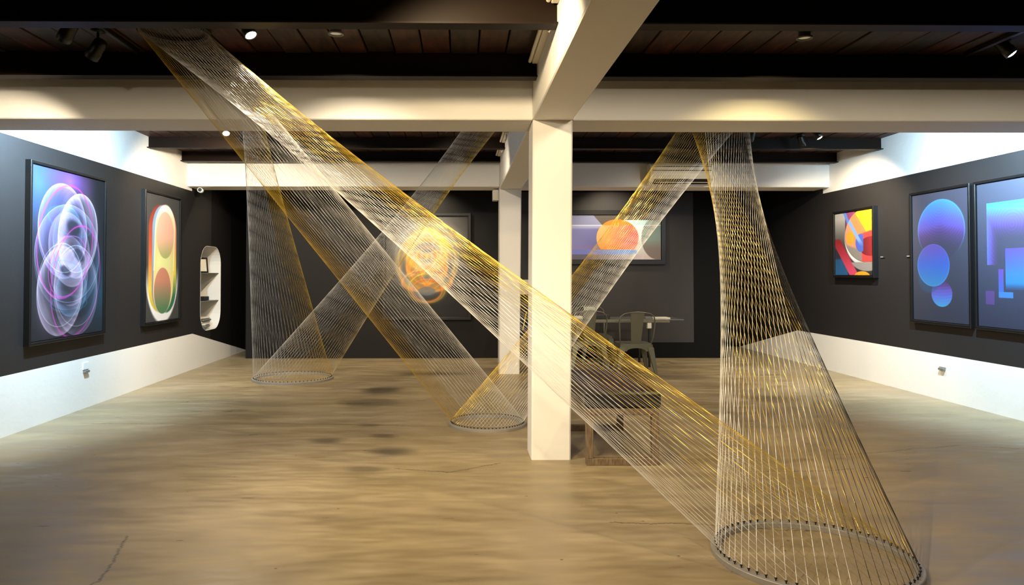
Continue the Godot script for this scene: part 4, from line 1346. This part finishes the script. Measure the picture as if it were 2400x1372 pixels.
	var prof := PackedVector2Array([Vector2(0, 0), Vector2(0.10, 0), Vector2(0.2, 0.07), Vector2(0.22, 0.12), Vector2(0.22, 0.27), Vector2(0.19, 0.3), Vector2(0, 0.3)])
	prism(st, prof, Vector3(-0.48, 0, 0.002), Vector3(0, 0, 1), Vector3.UP, Vector3(0.96, 0, 0))
	commit("housing", st, M.cream_plastic, o)
	for y in [0.245, 0.185]:
		st = begin()
		box(st, Vector3(-0.45, y, 0.221), Vector3(0.45, y + 0.014, 0.226))
		commit("intake_slot", st, M.ink, o)
	st = begin()
	prism(st, PackedVector2Array([Vector2(0.105, 0.002), Vector2(0.198, 0.066), Vector2(0.203, 0.063), Vector2(0.11, -0.003)]), Vector3(-0.42, 0, 0), Vector3(0, 0, 1), Vector3.UP, Vector3(0.84, 0, 0))
	commit("outlet", st, M.ink, o)
	st = begin()
	box(st, Vector3(-0.4, 0.03, 0.165), Vector3(0.4, 0.036, 0.225), Transform3D(Basis(Vector3.RIGHT, 0.1), Vector3.ZERO))
	commit("louver", st, M.cream_plastic, o)
	# sockets on the white bands
	for q in [[-1.0, XL, 8.17, 0.47, "white socket with a grey plug on the left white band"], [1.0, XR, 8.55, 0.43, "white socket with a grey plug on the right white band"]]:
		o = thing("wall_socket", q[4], "socket", P(q[1], q[3], q[2]), PI / 2 * -q[0])
		st = begin()
		bevel(st, Vector3(-0.06, -0.04, 0), Vector3(0.06, 0.04, 0.01), 0.003)
		commit("plate", st, M.white_plastic, o)
		st = begin()
		bevel(st, Vector3(-0.05, -0.075, 0), Vector3(0.05, -0.05, 0.03), 0.004)
		commit("plug", st, M.grey_plastic, o)
	# captions beside the pictures
	for q in [[-1.0, XL, 8.56, 1.707, "tiny silver caption tag right of the ring picture"], [-1.0, XL, 10.83, 1.73, "tiny silver caption tag right of the capsule picture"], [1.0, XR, 9.74, 1.722, "tiny silver caption tag right of the small shapes picture"], [1.0, XR, 9.16, 1.719, "tiny silver caption tag left of the blue disc picture"]]:
		o = thing("caption_tag", q[4], "caption", P(q[1], q[3], q[2]), PI / 2 * -q[0], "caption tags")
		st = begin()
		bevel(st, Vector3(-0.045, -0.012, 0), Vector3(0.045, 0.012, 0.012), 0.003)
		commit("tag_body", st, M.ink, o)
		st = begin()
		box(st, Vector3(-0.04, -0.004, 0.0121), Vector3(0.02, 0.008, 0.0135))
		commit("tag_face", st, M.silver_tag, o)
	# lit shelf and stand glimpsed between the two columns
	o = thing("wall_shelf", "cream shelf box on the back wall glimpsed between the columns", "shelf", P(1.08, 1.13, DB - 0.03))
	st = begin()
	bevel(st, Vector3(-0.12, 0, 0), Vector3(0.12, 0.26, 0.12), 0.006)
	commit("box", st, M.cream_plastic, o)
	o = thing("easel", "dark stand with a brass rod glimpsed between the columns", "stand", P(1.12, 0, 12.3))
	st = begin()
	tube(st, [Vector3(-0.07, 0.55, 0.1), Vector3(0.0, 0.86, 0.05)], 0.01, 8)
	commit("brass_rod", st, M.gold_cord, o)
	st = begin()
	for s in [[-0.25, 0.2], [0.25, 0.2], [0, -0.25]]:
		tube(st, [Vector3(s[0], 0, s[1]), Vector3(s[0] * 0.1, 0.9, s[1] * 0.1)], 0.015, 8)
	commit("tripod", st, M.lamp_black, o)
